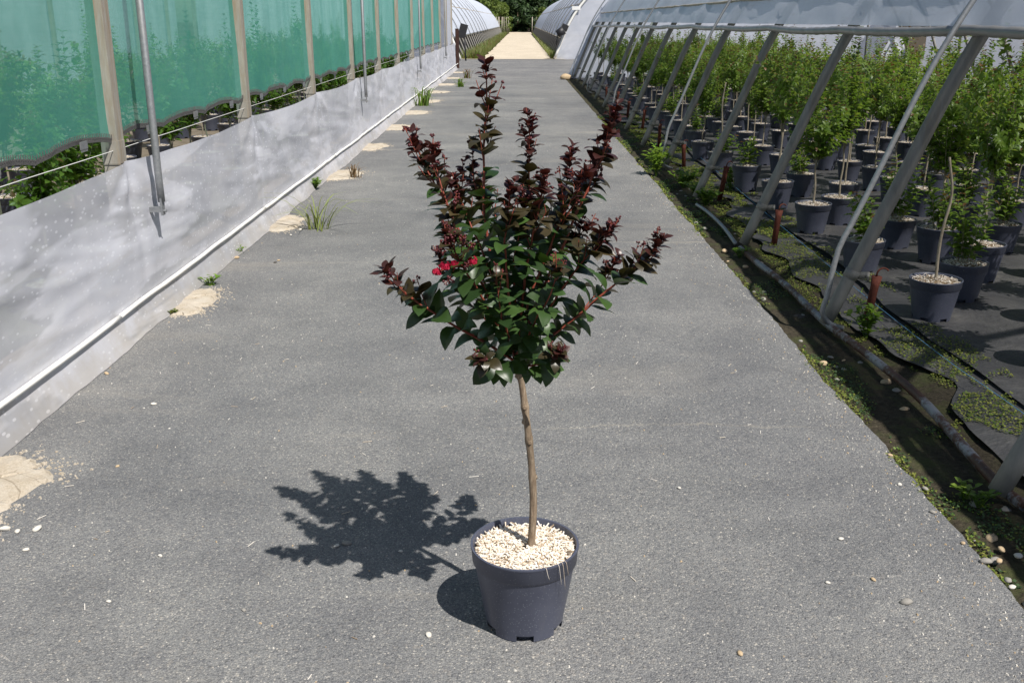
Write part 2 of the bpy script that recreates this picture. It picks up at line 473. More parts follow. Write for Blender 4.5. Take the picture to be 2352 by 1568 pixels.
    # leaves
    def leaf(name, c1, c2, under, rough=0.38, transl=0.18, spec=0.5, tcol=None, rand='obj'):
        m, nt, out = new_mat(name)
        if rand == 'obj':
            oi = nd(nt, 'ShaderNodeObjectInfo'); rs = oi.outputs['Random']
        else:
            g0 = nd(nt, 'ShaderNodeNewGeometry'); rs = g0.outputs['Random Per Island']
        v = coords(nt, 'Object')
        n1 = noise_(nt, v, 60, 3, 0.6)
        c = mixc(nt, rs, c1, c2)
        c = mixc(nt, 1.0, c, ramp(nt, n1, [(0.3, (0.85, 0.85, 0.85)), (0.7, (1.12, 1.12, 1.1))]), 'MULTIPLY')
        ge = nd(nt, 'ShaderNodeNewGeometry')
        c = mixc(nt, ge.outputs['Backfacing'], c, under)
        p = pbsdf(nt, c, rough, spec, 0, bump_(nt, n1, 0.08, 0.003))
        tr = nd(nt, 'ShaderNodeBsdfTranslucent')
        tc = tcol or (c2[0] * 1.6, c2[1] * 1.9, c2[2] * 0.9)
        tr.inputs[0].default_value = (tc[0], tc[1], tc[2], 1)
        mx = nd(nt, 'ShaderNodeMixShader'); mx.inputs[0].default_value = transl
        nt.links.new(p.outputs[0], mx.inputs[1]); nt.links.new(tr.outputs[0], mx.inputs[2])
        finish(nt, out, mx.outputs[0])
        return m
    M['leaf_dark'] = leaf('leaf_dark_green', (0.014, 0.032, 0.010), (0.046, 0.090, 0.020), (0.034, 0.046, 0.016), 0.37, 0.12, 0.42)
    M['leaf_bronze'] = leaf('leaf_bronze', (0.032, 0.027, 0.013), (0.068, 0.050, 0.022), (0.060, 0.040, 0.020), 0.37, 0.10, 0.42)
    M['leaf_maroon'] = leaf('leaf_maroon', (0.036, 0.013, 0.011), (0.078, 0.024, 0.019), (0.090, 0.028, 0.020), 0.37, 0.10, 0.42, (0.16, 0.03, 0.02))
    M['leaf_mix'] = leaf('leaf_inner', (0.014, 0.034, 0.011), (0.042, 0.084, 0.022), (0.034, 0.050, 0.020), 0.36, 0.10, 0.5, None, 'isl')
    M['leaf_green'] = leaf('leaf_green', (0.066, 0.132, 0.016), (0.138, 0.212, 0.030), (0.11, 0.165, 0.05), 0.40, 0.36, 0.45, (0.28, 0.48, 0.04), 'isl')
    M['leaf_light'] = leaf('leaf_light_green', (0.12, 0.20, 0.028), (0.18, 0.26, 0.045), (0.15, 0.21, 0.07), 0.42, 0.36, 0.45, (0.40, 0.54, 0.06), 'isl')
    M['leaf_reddish'] = leaf('leaf_reddish', (0.105, 0.055, 0.020), (0.150, 0.085, 0.030), (0.12, 0.07, 0.03), 0.42, 0.25, 0.4, (0.32, 0.16, 0.04), 'isl')
    M['weed'] = leaf('weed_green', (0.09, 0.19, 0.020), (0.16, 0.27, 0.035), (0.12, 0.2, 0.05), 0.5, 0.3, 0.3, (0.35, 0.5, 0.05), 'isl')
    M['grass'] = leaf('grass_blade', (0.075, 0.115, 0.020), (0.20, 0.20, 0.055), (0.14, 0.16, 0.05), 0.6, 0.25, 0.3, (0.3, 0.35, 0.08), 'isl')
    M['pale_grass'] = leaf('pale_grass', (0.20, 0.25, 0.05), (0.33, 0.36, 0.11), (0.25, 0.3, 0.1), 0.55, 0.3, 0.3, (0.4, 0.45, 0.12), 'isl')
    M['dry'] = leaf('dry_stalk', (0.16, 0.10, 0.05), (0.26, 0.17, 0.09), (0.2, 0.14, 0.08), 0.8, 0.1, 0.2, (0.3, 0.2, 0.1), 'isl')
    M['moss'] = leaf('moss_leaf', (0.10, 0.13, 0.022), (0.22, 0.23, 0.05), (0.09, 0.10, 0.03), 0.7, 0.15, 0.25, (0.2, 0.22, 0.04), 'isl')
    M['far_leaf'] = leaf('far_tree_leaf', (0.018, 0.042, 0.015), (0.050, 0.090, 0.030), (0.03, 0.05, 0.022), 0.6, 0.12, 0.3, None, 'isl')
    M['far_leaf_blue'] = leaf('far_spruce_leaf', (0.018, 0.036, 0.032), (0.042, 0.070, 0.060), (0.03, 0.05, 0.045), 0.6, 0.08, 0.3, None, 'isl')
    M['far_leaf_light'] = leaf('far_shrub_leaf', (0.075, 0.115, 0.025), (0.15, 0.19, 0.04), (0.1, 0.15, 0.04), 0.6, 0.25, 0.3, None, 'isl')
    M['bud'] = simple_mat('flower_bud', (0.045, 0.006, 0.009), (0.10, 0.016, 0.020), 90, 0.42, 0.4)
    m, nt, out = new_mat('petal')
    v = coords(nt, 'Object'); n1 = noise_(nt, v, 120, 3, 0.6)
    c = ramp(nt, n1, [(0.3, (0.28, 0.004, 0.022)), (0.7, (0.46, 0.012, 0.055))])
    p = pbsdf(nt, c, 0.6, 0.3); tr = nd(nt, 'ShaderNodeBsdfTranslucent'); tr.inputs[0].default_value = (0.45, 0.015, 0.06, 1)
    mx = nd(nt, 'ShaderNodeMixShader'); mx.inputs[0].default_value = 0.3
    nt.links.new(p.outputs[0], mx.inputs[1]); nt.links.new(tr.outputs[0], mx.inputs[2])
    finish(nt, out, mx.outputs[0]); M['petal'] = m

    # stones
    for nm, c1, c2 in (('stone_white', (0.46, 0.43, 0.38), (0.68, 0.65, 0.59)), ('stone_tan', (0.36, 0.26, 0.15), (0.54, 0.42, 0.28)),
                       ('stone_grey', (0.20, 0.19, 0.17), (0.34, 0.32, 0.29)), ('stone_dark', (0.035, 0.033, 0.030), (0.09, 0.08, 0.072))):
        M[nm] = simple_mat(nm, c1, c2, 35, 0.8, 0.3, 0, 0.3, 0.003)

build_materials()

# ------------------------------------------------------------------ mesh helpers
class MB:
    def __init__(self):
        self.v = []; self.f = []; self.mi = []
    def add(self, vs, fs, mi=0):
        o = len(self.v)
        self.v.extend([tuple(p) for p in vs])
        self.f.extend([tuple(i + o for i in q) for q in fs])
        self.mi.extend([mi] * len(fs))
    def box(self, c, s, rot=None, mi=0, taper=1.0):
        hx, hy, hz = s[0] / 2, s[1] / 2, s[2] / 2
        pts = []
        for z in (-1, 1):
            t = taper if z > 0 else 1.0
            for x, y in ((-1, -1), (1, -1), (1, 1), (-1, 1)):
                p = Vector((x * hx * t, y * hy * t, z * hz))
                if rot is not None:
                    p = rot @ p
                pts.append(p + Vector(c))
        self.add(pts, [(3, 2, 1, 0), (4, 5, 6, 7), (0, 1, 5, 4), (1, 2, 6, 5), (2, 3, 7, 6), (3, 0, 4, 7)], mi)
    def tube(self, path, rad, n=8, mi=0, cap=True):
        path = [Vector(p) for p in path]
        if isinstance(rad, (int, float)):
            rad = [rad] * len(path)
        k = len(path)
        t0 = (path[1] - path[0]).normalized()
        ref = Vector((0, 0, 1)) if abs(t0.z) < 0.9 else Vector((1, 0, 0))
        u = t0.cross(ref).normalized()
        vs = []
        for i in range(k):
            t = (path[min(i + 1, k - 1)] - path[max(i - 1, 0)]).normalized()
            u = (u - t * u.dot(t)).normalized()
            w = t.cross(u)
            for j in range(n):
                a = 2 * pi * j / n
                vs.append(path[i] + (u * cos(a) + w * sin(a)) * rad[i])
        fs = []
        for i in range(k - 1):
            for j in range(n):
                fs.append((i * n + j, i * n + (j + 1) % n, (i + 1) * n + (j + 1) % n, (i + 1) * n + j))
        if cap:
            fs.append(tuple(range(n - 1, -1, -1)))
            fs.append(tuple((k - 1) * n + j for j in range(n)))
        self.add(vs, fs, mi)
    def lathe(self, prof, n=24, mi=0, skip=None, c=(0, 0, 0)):
        vs = []
        for (r, z) in prof:
            for j in range(n):
                a = 2 * pi * j / n
                vs.append((c[0] + r * cos(a), c[1] + r * sin(a), c[2] + z))
        fs = []
        for i in range(len(prof) - 1):
            for j in range(n):
                if skip and skip(i, j):
                    continue
                fs.append((i * n + j, i * n + (j + 1) % n, (i + 1) * n + (j + 1) % n, (i + 1) * n + j))
        self.add(vs, fs, mi)
    def grid(self, fn, nu, nv, mi=0):
        vs = [fn(i / (nu - 1), j / (nv - 1)) for i in range(nu) for j in range(nv)]
        fs = [(i * nv + j, (i + 1) * nv + j, (i + 1) * nv + j + 1, i * nv + j + 1) for i in range(nu - 1) for j in range(nv - 1)]
        self.add(vs, fs, mi)
    def mesh(self, name, mats, smooth=True):
        me = bpy.data.meshes.new(name)
        me.from_pydata(self.v, [], self.f)
        for m in (mats if isinstance(mats, (list, tuple)) else [mats]):
            me.materials.append(m)
        if any(self.mi):
            me.polygons.foreach_set('material_index', self.mi)
        if smooth:
            me.polygons.foreach_set('use_smooth', [True] * len(me.polygons))
        me.update()
        return me
    def build(self, name, mats, parent=None, smooth=True, loc=None):
        return link(name, self.mesh(name, mats, smooth), parent, loc)

def link(name, me, parent=None, loc=None):
    o = bpy.data.objects.new(name, me)
    COL.objects.link(o)
    if parent is not None:
        o.parent = parent
    if loc is not None:
        o.location = loc
    return o

def sharp(o, ang=35):
    me = o.data
    try:
        me.set_sharp_from_angle(angle=radians(ang))
    except Exception:
        pass
    return o

def thing(name, label, cat, loc=(0, 0, 0), rz=0, group=None):
    o = bpy.data.objects.new(name, None)
    COL.objects.link(o)
    o.empty_display_size = 0.1
    o.location = loc
    o.rotation_euler = (0, 0, rz)
    return tag(o, label, cat, group)

def tag(o, label, cat, group=None, kind=None):
    o['label'] = label
    o['category'] = cat
    if group:
        o['group'] = group
    if kind:
        o['kind'] = kind
    return o

def struct(o):
    o['kind'] = 'structure'
    return o

def catmull(pts, n):
    pts = [Vector(p) for p in pts]
    P = [pts[0] * 2 - pts[1]] + pts + [pts[-1] * 2 - pts[-2]]
    out = []
    segs = len(pts) - 1
    for k in range(n):
        u = k / (n - 1) * segs
        i = min(int(u), segs - 1)
        t = u - i
        a, b, c, d = P[i], P[i + 1], P[i + 2], P[i + 3]
        out.append(0.5 * ((2 * b) + (c - a) * t + (2 * a - 5 * b + 4 * c - d) * t * t + (3 * b - a - 3 * c + d) * t ** 3))
    return out

def nz(x, y=0.0, z=0.0):
    return noise.noise(Vector((x, y, z)))

# ------------------------------------------------------------------ ground, road, paths
def edge_x(Y):
    return 1.365 + 0.022 * nz(Y * 1.3, 3.1) + 0.016 * nz(Y * 6, 1.0) + 0.008 * nz(Y * 19, 7.0)

mb = MB()
mb.add([(-500, -60, -0.035), (500, -60, -0.035), (500, 900, -0.035), (-500, 900, -0.035)], [(0, 1, 2, 3)])
struct(mb.build('ground', M['soil'], smooth=False))

mb = MB()
ys = []
y = -8.0
while y < 28.9:
    ys.append(y); y += 0.04 if 1.0 < y < 9 else 0.15
for a, b in zip(ys, ys[1:]):
    xa, xb = edge_x(a), edge_x(b)
    mb.add([(-2.05, a, 0), (xa, a, 0), (xb, b, 0), (-2.05, b, 0)], [(0, 1, 2, 3)])
    mb.add([(xa, a, 0), (xa + 0.02, a, -0.034), (xb + 0.02, b, -0.034), (xb, b, 0)], [(0, 1, 2, 3)])
y1 = ys[-1]
mb.add([(-2.05, y1, 0), (18, y1, 0), (18, 33.6, 0), (-2.05, 33.6, 0)], [(0, 1, 2, 3)])
mb.add([(-18, 33.6, 0), (18, 33.6, 0), (18, 42.1, 0), (-18, 42.1, 0)], [(0, 1, 2, 3)])
road = struct(mb.build('asphalt_road', M['asphalt'], smooth=False))

mb = MB()
def gpath(u, v):
    Y = 42.0 + u * 100
    sh = 0.006 * (Y - 42)
    w0, w1 = -1.32 + sh + 0.12 * nz(Y * 0.4, 2), 1.52 + sh + 0.12 * nz(Y * 0.5, 9)
    if u == 0:
        w0, w1 = -3.0, 2.1
    return (w0 + (w1 - w0) * v, Y, 0.012 + 0.05 * nz(Y * 0.25, v * 3) * (u > 0.01))
mb.grid(gpath, 120, 7)
struct(mb.build('gravel_path', M['gravel']))

mb = MB()
mb.add([(-10.2, 0, -0.02), (-2.055, 0, -0.02), (-2.055, 33.2, -0.02), (-10.2, 33.2, -0.02)], [(0, 1, 2, 3)])
struct(mb.build('greenhouse_floor', M['floor'], smooth=False))

# dirt verge at the right edge of the asphalt
def verge_z(X, Y):
    return -0.016 + 0.018 * nz(X * 5, Y * 5, 1.0) + 0.009 * nz(X * 17, Y * 17, 4.0) + 0.010 * min(1, max(0, (X - 1.40) / 0.15))
mb = MB()
def verge(u, v):
    Y = 0.8 + u * 27.6
    x0 = edge_x(Y) + 0.004
    X = x0 + (2.3 - x0) * v
    return (X, Y, verge_z(X, Y))
mb.grid(verge, 420, 14)
struct(mb.build('dirt_verge', M['verge_soil']))

# weed fabric sheets inside the tunnel (two lengths, lapped)
def fab_z(X, Y, X0, x1, z0, seed):
    v = (X - X0) / (x1 - X0)
    z = z0 + 0.012 * nz(X * 2.2 + seed, Y * 1.1) + 0.008 * nz(X * 5 + Y * 2.5, Y * 1.2, seed)
    return z + 0.012 * max(0, nz(X * 1.3 + seed, Y * 4.0, 3)) * (1 - v)
F1 = lambda Y: 1.76 + 0.16 * nz(Y * 1.1, 5) + 0.09 * nz(Y * 3.1, 2)
F2 = lambda Y: 2.03 + 0.05 * nz(Y * 0.7, 8) + 0.012 * nz(Y * 4, 2)
def fab_sheet(name, x0f, x1, z0, seed, nu, nv):
    mb = MB()
    def fn(u, v):
        Y = 0.9 + u * 27.4
        X0 = x0f(Y)
        X = X0 + (x1 - X0) * v
        return (X, Y, fab_z(X, Y, X0, x1, z0, seed))
    mb.grid(fn, nu, nv)
    return struct(mb.build(name, M['fabric']))
fab_sheet('weed_fabric', F1, 2.35, 0.014, 1.0, 420, 12)
fab_sheet('weed_fabric', F2, 10.4, 0.036, 6.0, 300, 60)
def surf_z(X, Y):
    z = verge_z(X, Y)
    if X > F1(Y): z = max(z, fab_z(X, Y, F1(Y), 2.35, 0.014, 1.0))
    if X > F2(Y): z = max(z, fab_z(X, Y, F2(Y), 10.4, 0.036, 6.0))
    return z

# broken concrete round the greenhouse footings
def patch(Y, w, l, seed):
    rr = random.Random(seed)
    root = MB()
    n = 64
    pts = []
    for k in range(n):
        a = 2 * pi * k / n
        rx = w * (1 + 0.25 * nz(cos(a) * 2 + seed, sin(a) * 2) + 0.14 * nz(cos(a) * 7, sin(a) * 7 + seed) + 0.04 * rr.uniform(-1, 1))
        ry = l * (1 + 0.25 * nz(cos(a) * 2, sin(a) * 2 + seed) + 0.14 * nz(cos(a) * 7 + seed, sin(a) * 7) + 0.04 * rr.uniform(-1, 1))
        s = abs(cos(a)) ** 0.6 * (1 if cos(a) > 0 else -1)
        s2 = abs(sin(a)) ** 0.6 * (1 if sin(a) > 0 else -1)
        pts.append((rx * s, ry * s2))
    vs = [(0, 0, 0.016)]
    for k, (px, py) in enumerate(pts):
        vs.append((px * 0.6, py * 0.6, 0.016 + 0.004 * rr.uniform(-1, 1)))
    for k, (px, py) in enumerate(pts):
        vs.append((px * 0.93, py * 0.93, 0.011 + 0.005 * rr.uniform(-1, 1)))
    for k, (px, py) in enumerate(pts):
        vs.append((px, py, -0.004))
    fs = [(0, 1 + k, 1 + (k + 1) % n) for k in range(n)]
    for ring in (0, 1):
        for k in range(n):
            a = 1 + ring * n; b = 1 + (ring + 1) * n
            fs.append((a + k, b + k, b + (k + 1) % n, a + (k + 1) % n))
    root.add(vs, fs)
    # loose crumbs along the rim
    for q in range(90):
        k = rr.randrange(n)
        px, py = pts[k]
        if px < -0.02:
            continue
        t = rr.uniform(0.93, 1.08)
        s = rr.uniform(0.004, 0.015)
        root.box((px * t, py * t, s * 0.25), (s * rr.uniform(0.8, 1.8), s, s * 0.6), Matrix.Rotation(rr.uniform(0, 3), 3, 'Z') @ Matrix.Rotation(rr.uniform(-.3, .3), 3, 'X'), taper=0.7)
    for q in range(420):
        k = rr.randrange(n)
        px, py = pts[k]
        if px < -.02: continue
        t = 1 + abs(rr.gauss(0, .16))
        s = rr.uniform(.0020, .0075)
        root.box((px * t + rr.gauss(0, .012), py * t + rr.gauss(0, .012), s * .3), (s * rr.uniform(.8, 1.7), s, s * .7), Matrix.Rotation(rr.uniform(0, 3), 3, 'Z'), taper=.6)
    o = root.build('concrete_patch', M['concrete'], smooth=False, loc=(-1.92, Y, 0))
    return struct(o)
for k, (Y, w, l) in enumerate([(2.98, 0.31, 0.30), (5.35, 0.24, 0.27), (7.62, 0.27, 0.30), (10.15, 0.33, 0.32), (12.5, 0.30, 0.34), (14.9, 0.38, 0.42),
                               (17.4, 0.42, 0.35), (19.9, 0.45, 0.38), (22.5, 0.44, 0.36), (25.2, 0.42, 0.34), (28.1, 0.40, 0.33), (31.2, 0.36, 0.30)]):
    patch(Y, w, l, 31 + k * 7)

# ------------------------------------------------------------------ left greenhouse with green nets
GX = -2.0
PSP = 2.5
PY0 = 5.0
gh = thing('greenhouse', 'greenhouse with green net walls, tan metal posts and white plastic skirt beside the asphalt', 'greenhouse', (0, 0, 0))
post_y = [PY0 + PSP * k for k in range(-1, 12)]
pm = MB()
# C-profile post: web to the camera side, two flanges
pm.box((0, -0.0415, 1.75), (0.080, 0.003, 3.5))
pm.box((0.0385, 0, 1.75), (0.003, 0.080, 3.5))
pm.box((-0.0385, 0, 1.75), (0.003, 0.080, 3.5))
pm.box((0.030, 0.0415, 1.75), (0.014, 0.003, 3.5))
pm.box((-0.030, 0.0415, 1.75), (0.014, 0.003, 3.5))
post_me = pm.mesh('post', M['post'], False)
sm_ = MB()
sm_.box((0, -0.0445, 0.88), (0.086, 0.0030, 0.11))
sm_.box((0.0415, -0.002, 0.88), (0.003, 0.082, 0.11))
sm_.box((0, -0.0460, 0.822), (0.088, 0.0030, 0.004))
sleeve_me = sm_.mesh('sleeve', M['post'], False)
for yy in post_y:
    p = link('post', post_me, gh, (GX, yy, 0))
    link('sleeve', sleeve_me, p)
# net bays
for k in range(len(post_y) - 1):
    ya, yb = post_y[k] + 0.045, post_y[k + 1] - 0.045
    if k >= 10:
        continue
    span = yb - ya
    nsc = 3
    seed = k * 3.7
    def hem_z(u):
        s = (u * nsc + 0.15 * k) % 1.0
        return 0.925 + 0.034 * (math.sin(pi * s) ** 0.8) + 0.008 * nz(u * 9, seed)
    def netfn(u, v):
        Y = ya + span * u
        z = hem_z(u) + (3.35 - hem_z(u)) * v
        x = GX - 0.005 + 0.006 * nz(u * 26, z * 1.1, seed) + 0.018 * nz(u * 5, z * 0.6, seed) + 0.012 * nz(u * 11 + seed, z * 1.5) * (1 - v) + 0.01 * (1 - v) ** 8
        return (x, Y, z)
    mb = MB(); mb.grid(netfn, 90, 22)
    net = mb.build('net', M['net'], gh)
    hm = MB()
    path = [(netfn(i / 60, 0)[0] + 0.006, ya + span * i / 60, hem_z(i / 60) + 0.010) for i in range(61)]
    # flat webbing band plus stitch loops standing up from it
    vs = []; fs = []
    for (x, Y, z) in path:
        vs += [(x, Y, z - 0.010), (x + 0.003, Y, z + 0.014)]
    fs = [(2 * i, 2 * i + 2, 2 * i + 3, 2 * i + 1) for i in range(60)]
    hm.add(vs, fs)
    if k < 5:
        for i in range(0, 121):
            u = i / 120
            x, Y, z = netfn(u, 0)
            hm.box((x + 0.009, Y, hem_z(u) + 0.030), (0.002, 0.005, 0.024))
    hm.build('hem', M['webbing'], net, False)
    for cu in (0.18, 0.52, 0.86):
        cl = MB()
        Y = ya + span * cu
        z = hem_z(cu) - 0.004
        cl.box((GX + 0.016, Y, z), (0.006, 0.075, 0.034))
        for tth in range(5):
            cl.box((GX + 0.016, Y - 0.03 + tth * 0.015, z - 0.022), (0.005, 0.005, 0.014))
        cl.build('clip', M['galv'], net, False)
mb = MB()
mb.tube([(GX + 0.012, 2.0 + i * 0.5, 0.888 + 0.004 * nz(i * 0.8)) for i in range(58)], 0.0022, 5)
mb.build('wire', M['cord'], gh)
# plastic skirt
def skirt_fn(u, v, Y0=1.6, Y1=33.15):
    Y = Y0 + (Y1 - Y0) * u
    ph = ((Y - PY0) / PSP) % 1.0
    sag = 0.022 * math.sin(pi * ph)
    ztop = 0.832 - sag + 0.006 * nz(Y * 2.2, 3)
    # v 0 = top, 1 = ground hem
    z = ztop * (1 - v) + 0.004 * v
    flare = 0.0
    if z < 0.15:
        flare = (0.15 - z) / 0.15
    x = GX + 0.068 + 0.030 * (v) + 0.055 * flare ** 1.3
    bul = math.sin(pi * min(1, v / 0.82)) if v < 0.82 else 0
    x += bul * (0.022 * nz(Y * 0.8, z * 1.6, 2) + 0.007 * nz(Y * 1.6 + z * 3.0, z * 6 - Y * .8, 6))
    for (fa, fb, fc, am) in ((0.7, 5.5, 8, .016), (1.3, 7.5, 21, .010), (2.6, -2.2, 33, .008), (4.0, 1.2, 47, .005)):
        rdg = 1 - abs(nz(Y * fa + z * .9, z * fb + Y * .35, fc)) * 2.2
        x += bul * am * max(0, rdg) ** 3 * (.45 if Y < 8 else max(.12, .45 - .06 * (Y - 8)))
    x += 0.012 * (1 - v) * math.sin(pi * ph) 
    dyp = (ph if ph < 0.5 else ph - 1) * PSP
    x -= 0.020 * math.exp(-(dyp / 0.05) ** 2) * (1 - v) ** .7
    rr_ = math.hypot(dyp, (ztop - z) + .02)
    ang = math.atan2(dyp, (ztop - z) + .02)
    x += 0.016 * math.exp(-rr_ / .30) * sin(ang * 8 + 2 * nz(Y * .4, 7)) * min(1, v * 6)
    x += 0.006 * bul * nz(Y * 0.7 + 3, z * 9 + Y * 1.2, 12)
    x += flare * (0.020 * nz(Y * 2.3, 5.5) + 0.008 * nz(Y * 9, 2.2))
    return (x, Y, z)
nbay = 0
ycuts = [1.4, 7.5, 15.0, 22.5, 33.15]
for a, b in zip(ycuts, ycuts[1:]):
    mb = MB()
    n = int((b - a) / (0.03 if a < 10 else 0.06))
    mb.grid(lambda u, v: skirt_fn(u, v, a + 0.002, b + 0.03), n, 44)
    mb.build('skirt_sheet', M['skirt'], gh)
# batten along the foot of the skirt, in lengths
yb = 1.5
kk = 0
while yb < 33:
    ln = 3.05 if kk != 1 else 2.9
    mb = MB()
    pts = []
    for i in range(25):
        Y = yb + ln * i / 24 - 0.004
        z = 0.152 + 0.012 * nz(Y * 0.8, 1) + 0.004 * nz(Y * 3, 4)
        vv_ = 1 - z / 0.83
        pts.append((skirt_fn((Y - 1.6) / 31.55, vv_)[0] + 0.016, Y, z))
    mb.tube(pts, 0.0115, 8)
    mb.build('batten', M['white_pvc'], gh)
    yb += ln + 0.012; kk += 1
# hanging tubes with flattened ends on brackets
for k in range(4):
    Y = 5.16 + 7.5 * k
    tx = GX + 0.15
    mb = MB()
    mb.tube([(tx, Y, 3.5), (tx, Y, 0.72), (tx + 0.002, Y, 0.60)], 0.019, 12)
    t = mb.build('hanging_tube', M['galv'], gh)
    e = MB(); e.box((tx + 0.004, Y, 0.575), (0.010, 0.040, 0.09)); e.tube([(tx - 0.012, Y, 0.552), (tx + 0.024, Y, 0.552)], 0.007, 8)
    e.build('flattened_end', M['galv'], t, False)
    b = MB(); b.box((tx - 0.045, Y - 0.004, 0.560), (0.105, 0.028, 0.026)); b.box((tx - 0.075, Y - 0.004, 0.42), (0.016, 0.022, 0.30))
    b.build('bracket', M['galv'], t, False)
# plain film on the last bays, roof, far wall
mb = MB()
mb.grid(lambda u, v: (GX - 0.004 + 0.02 * nz(u * 8, v * 6), 30.06 + 3.05 * u, 0.8 + 2.6 * v), 14, 14)
mb.build('film_panel', M['wall_film'], gh)
mb = MB()
mb.grid(lambda u, v: (GX - 8.1 * u, 33.12, 0.0 + (3.4 + 1.5 * sin(pi * u)) * v), 20, 8)
mb.build('end_film', M['wall_film'], gh)
mb = MB()
mb.grid(lambda u, v: (GX - 8.1 - 0.0, 33.1 * v - 2.0, 3.4 * u), 6, 30)
mb.build('far_side_film', M['wall_film'], gh)
mb = MB()
mb.grid(lambda u, v: (GX + 0.1 - 8.3 * u, -2 + 35.1 * v, 3.42 + 1.6 * sin(pi * u)), 22, 10)
mb.build('roof_film', M['roof'], gh)
mb = MB(); mb.box((GX, 15.5, 3.52), (0.14, 35.2, 0.10))
mb.build('gutter', M['galv'], gh, False)
for yy in post_y[::1]:
    link('post', post_me, gh, (GX - 8.0, yy, 0))
for (y0_, y1_) in ((5.0, 7.5), (7.5, 5.0), (15, 17.5), (17.5, 15)):
    mb = MB(); mb.tube([(GX - 7.9 + 0.02 * (y0_ > y1_), y0_, 0.4), (GX - 7.9 + 0.02 * (y0_ > y1_), y1_, 3.3)], 0.02, 6)
    mb.build('brace', M['galv'], gh)

# ------------------------------------------------------------------ right tunnel
ARCH = [(1.585, 0.03), (1.86, 0.70), (2.185, 1.45), (2.66, 2.15), (3.40, 2.90), (4.60, 3.55), (6.20, 3.82)]
ARCH_FULL = [(x, 0, z) for x, z in ARCH] + [(12.4 - x, 0, z) for x, z in reversed(ARCH[:-1])]
arch_curve = catmull(ARCH_FULL, 61)
TY = [2.95 + 1.905 * k for k in range(-2, 14)]
tun = thing('polytunnel', 'open-sided plastic tunnel with leaning steel arches and rolled-up film along the asphalt', 'greenhouse', (0, 0, 0))
am = MB(); am.tube(arch_curve, 0.034, 12)
arch_me = am.mesh('arch', M['arch'], True)
cm = MB()
ta = (arch_curve[4] - arch_curve[0]).normalized()
p0 = arch_curve[0] + ta * 0.26
cm.tube([p0, p0 + ta * 0.045], 0.037, 12)
cm.box(p0 + Vector((0.060, 0, 0.012)), (0.075, 0.012, 0.035))
cm.tube([p0 + Vector((0.085, -0.02, 0.012)), p0 + Vector((0.085, 0.02, 0.012))], 0.008, 8)
collar_me = cm.mesh('collar', M['arch'], True)
for yy in TY:
    a = link('arch', arch_me, tun, (0, yy, 0))
    link('collar', collar_me, a)
# film cover over the arches
def cover(ia, ib, extra=0.0):
    def fn(u, v):
        n = len(arch_curve)
        s = ia + (ib - ia) * u
        i = int(s); t = s - i
        p = arch_curve[i].lerp(arch_curve[min(i + 1, n - 1)], t)
        Y = -1.2 + 29.2 * v
        ph = ((Y - TY[0]) / 1.905) % 1.0
        c = Vector((6.2, 0, 0.6))
        nrm = (p - c); nrm.y = 0; nrm.normalize()
        off = 0.042 + extra - 0.014 * sin(pi * ph) + 0.010 * nz(u * 30, Y * 2.5) + 0.008 * nz(u * 60 + Y * 2, Y * 4)
        q = p + nrm * off
        return (q.x, Y, q.z)
    return fn
NA = len(arch_curve) - 1
for (ia, ib, nm, mt, ex) in ((10.1, 14.6, 'side_curtain', 'film', 0.012), (NA - 14.6, NA - 10.1, 'side_curtain', 'film', 0.012), (14.0, NA - 14.0, 'roof_film', 'roof', 0.0)):
    mb = MB(); mb.grid(cover(ia, ib, ex), 12 if nm == 'side_curtain' else 30, 200)
    mb.build(nm, M[mt], tun)
# rolled film on a pipe along the lower edge
mb = MB()
pts = []; rad = []
for i in range(700):
    Y = -1.2 + 29.2 * i / 699
    sag = 0.012 * sin(pi * (((Y - TY[0]) / 1.905) % 1.0)) 
    zz = 1.452 - sag + 0.018 * nz(Y * 0.35, 2) - 0.0035 * max(0, Y - 6)
    pts.append((2.118 + 0.006 * nz(Y * 1.7, 4) - (1.452 - zz) * 0.45, Y, zz))
    rad.append(0.025 + 0.005 * nz(Y * 9, 3) + 0.004 * nz(Y * 31, 5))
mb.tube(pts, rad, 12)
mb.build('film_roll', M['wrap_film'], tun)
# mirrored roll on the far side
mb = MB(); mb.tube([(12.4 - p[0], p[1], p[2]) for p in pts[::6]], 0.024, 8)
mb.build('film_roll', M['wrap_film'], tun)
# seam batten and stained strip above the roll (where the side curtain is fixed)
mb = MB()
k0 = arch_curve[11].lerp(arch_curve[12], 0.7)
mb.tube([(k0.x - 0.052 + 0.006 * nz(i * .7), -1.2 + 29.2 * i / 80, k0.z + 0.010 * nz(i * 0.9, 3)) for i in range(81)], 0.014, 6)
mb.build('seam_batten', M['concrete'], tun)
# guide tubes outside the film, every third arch, bent in at the foot
gm = MB()
outp = []
for q in arch_curve[2:24]:
    c = Vector((6.2, 0, 0.6)); nrm = (q - c); nrm.normalize()
    outp.append(q + nrm * 0.155)
foot = [Vector((1.66, 0.01, 0.02)), Vector((1.585, 0.005, 0.05)), Vector((1.545, 0, 0.11)), Vector((1.562, 0, 0.20))]
gpts = catmull(foot + outp[1:], 60)
gm.tube(gpts, 0.0135, 10)
guide_me = gm.mesh('guide_tube', M['galv'])
for k in (-0, 3, 6, 9, 12):
    yy = 2.95 + 1.905 * (1 + k)
    if yy < 28:
        link('guide_tube', guide_me, tun, (0, yy - 0.06, 0))
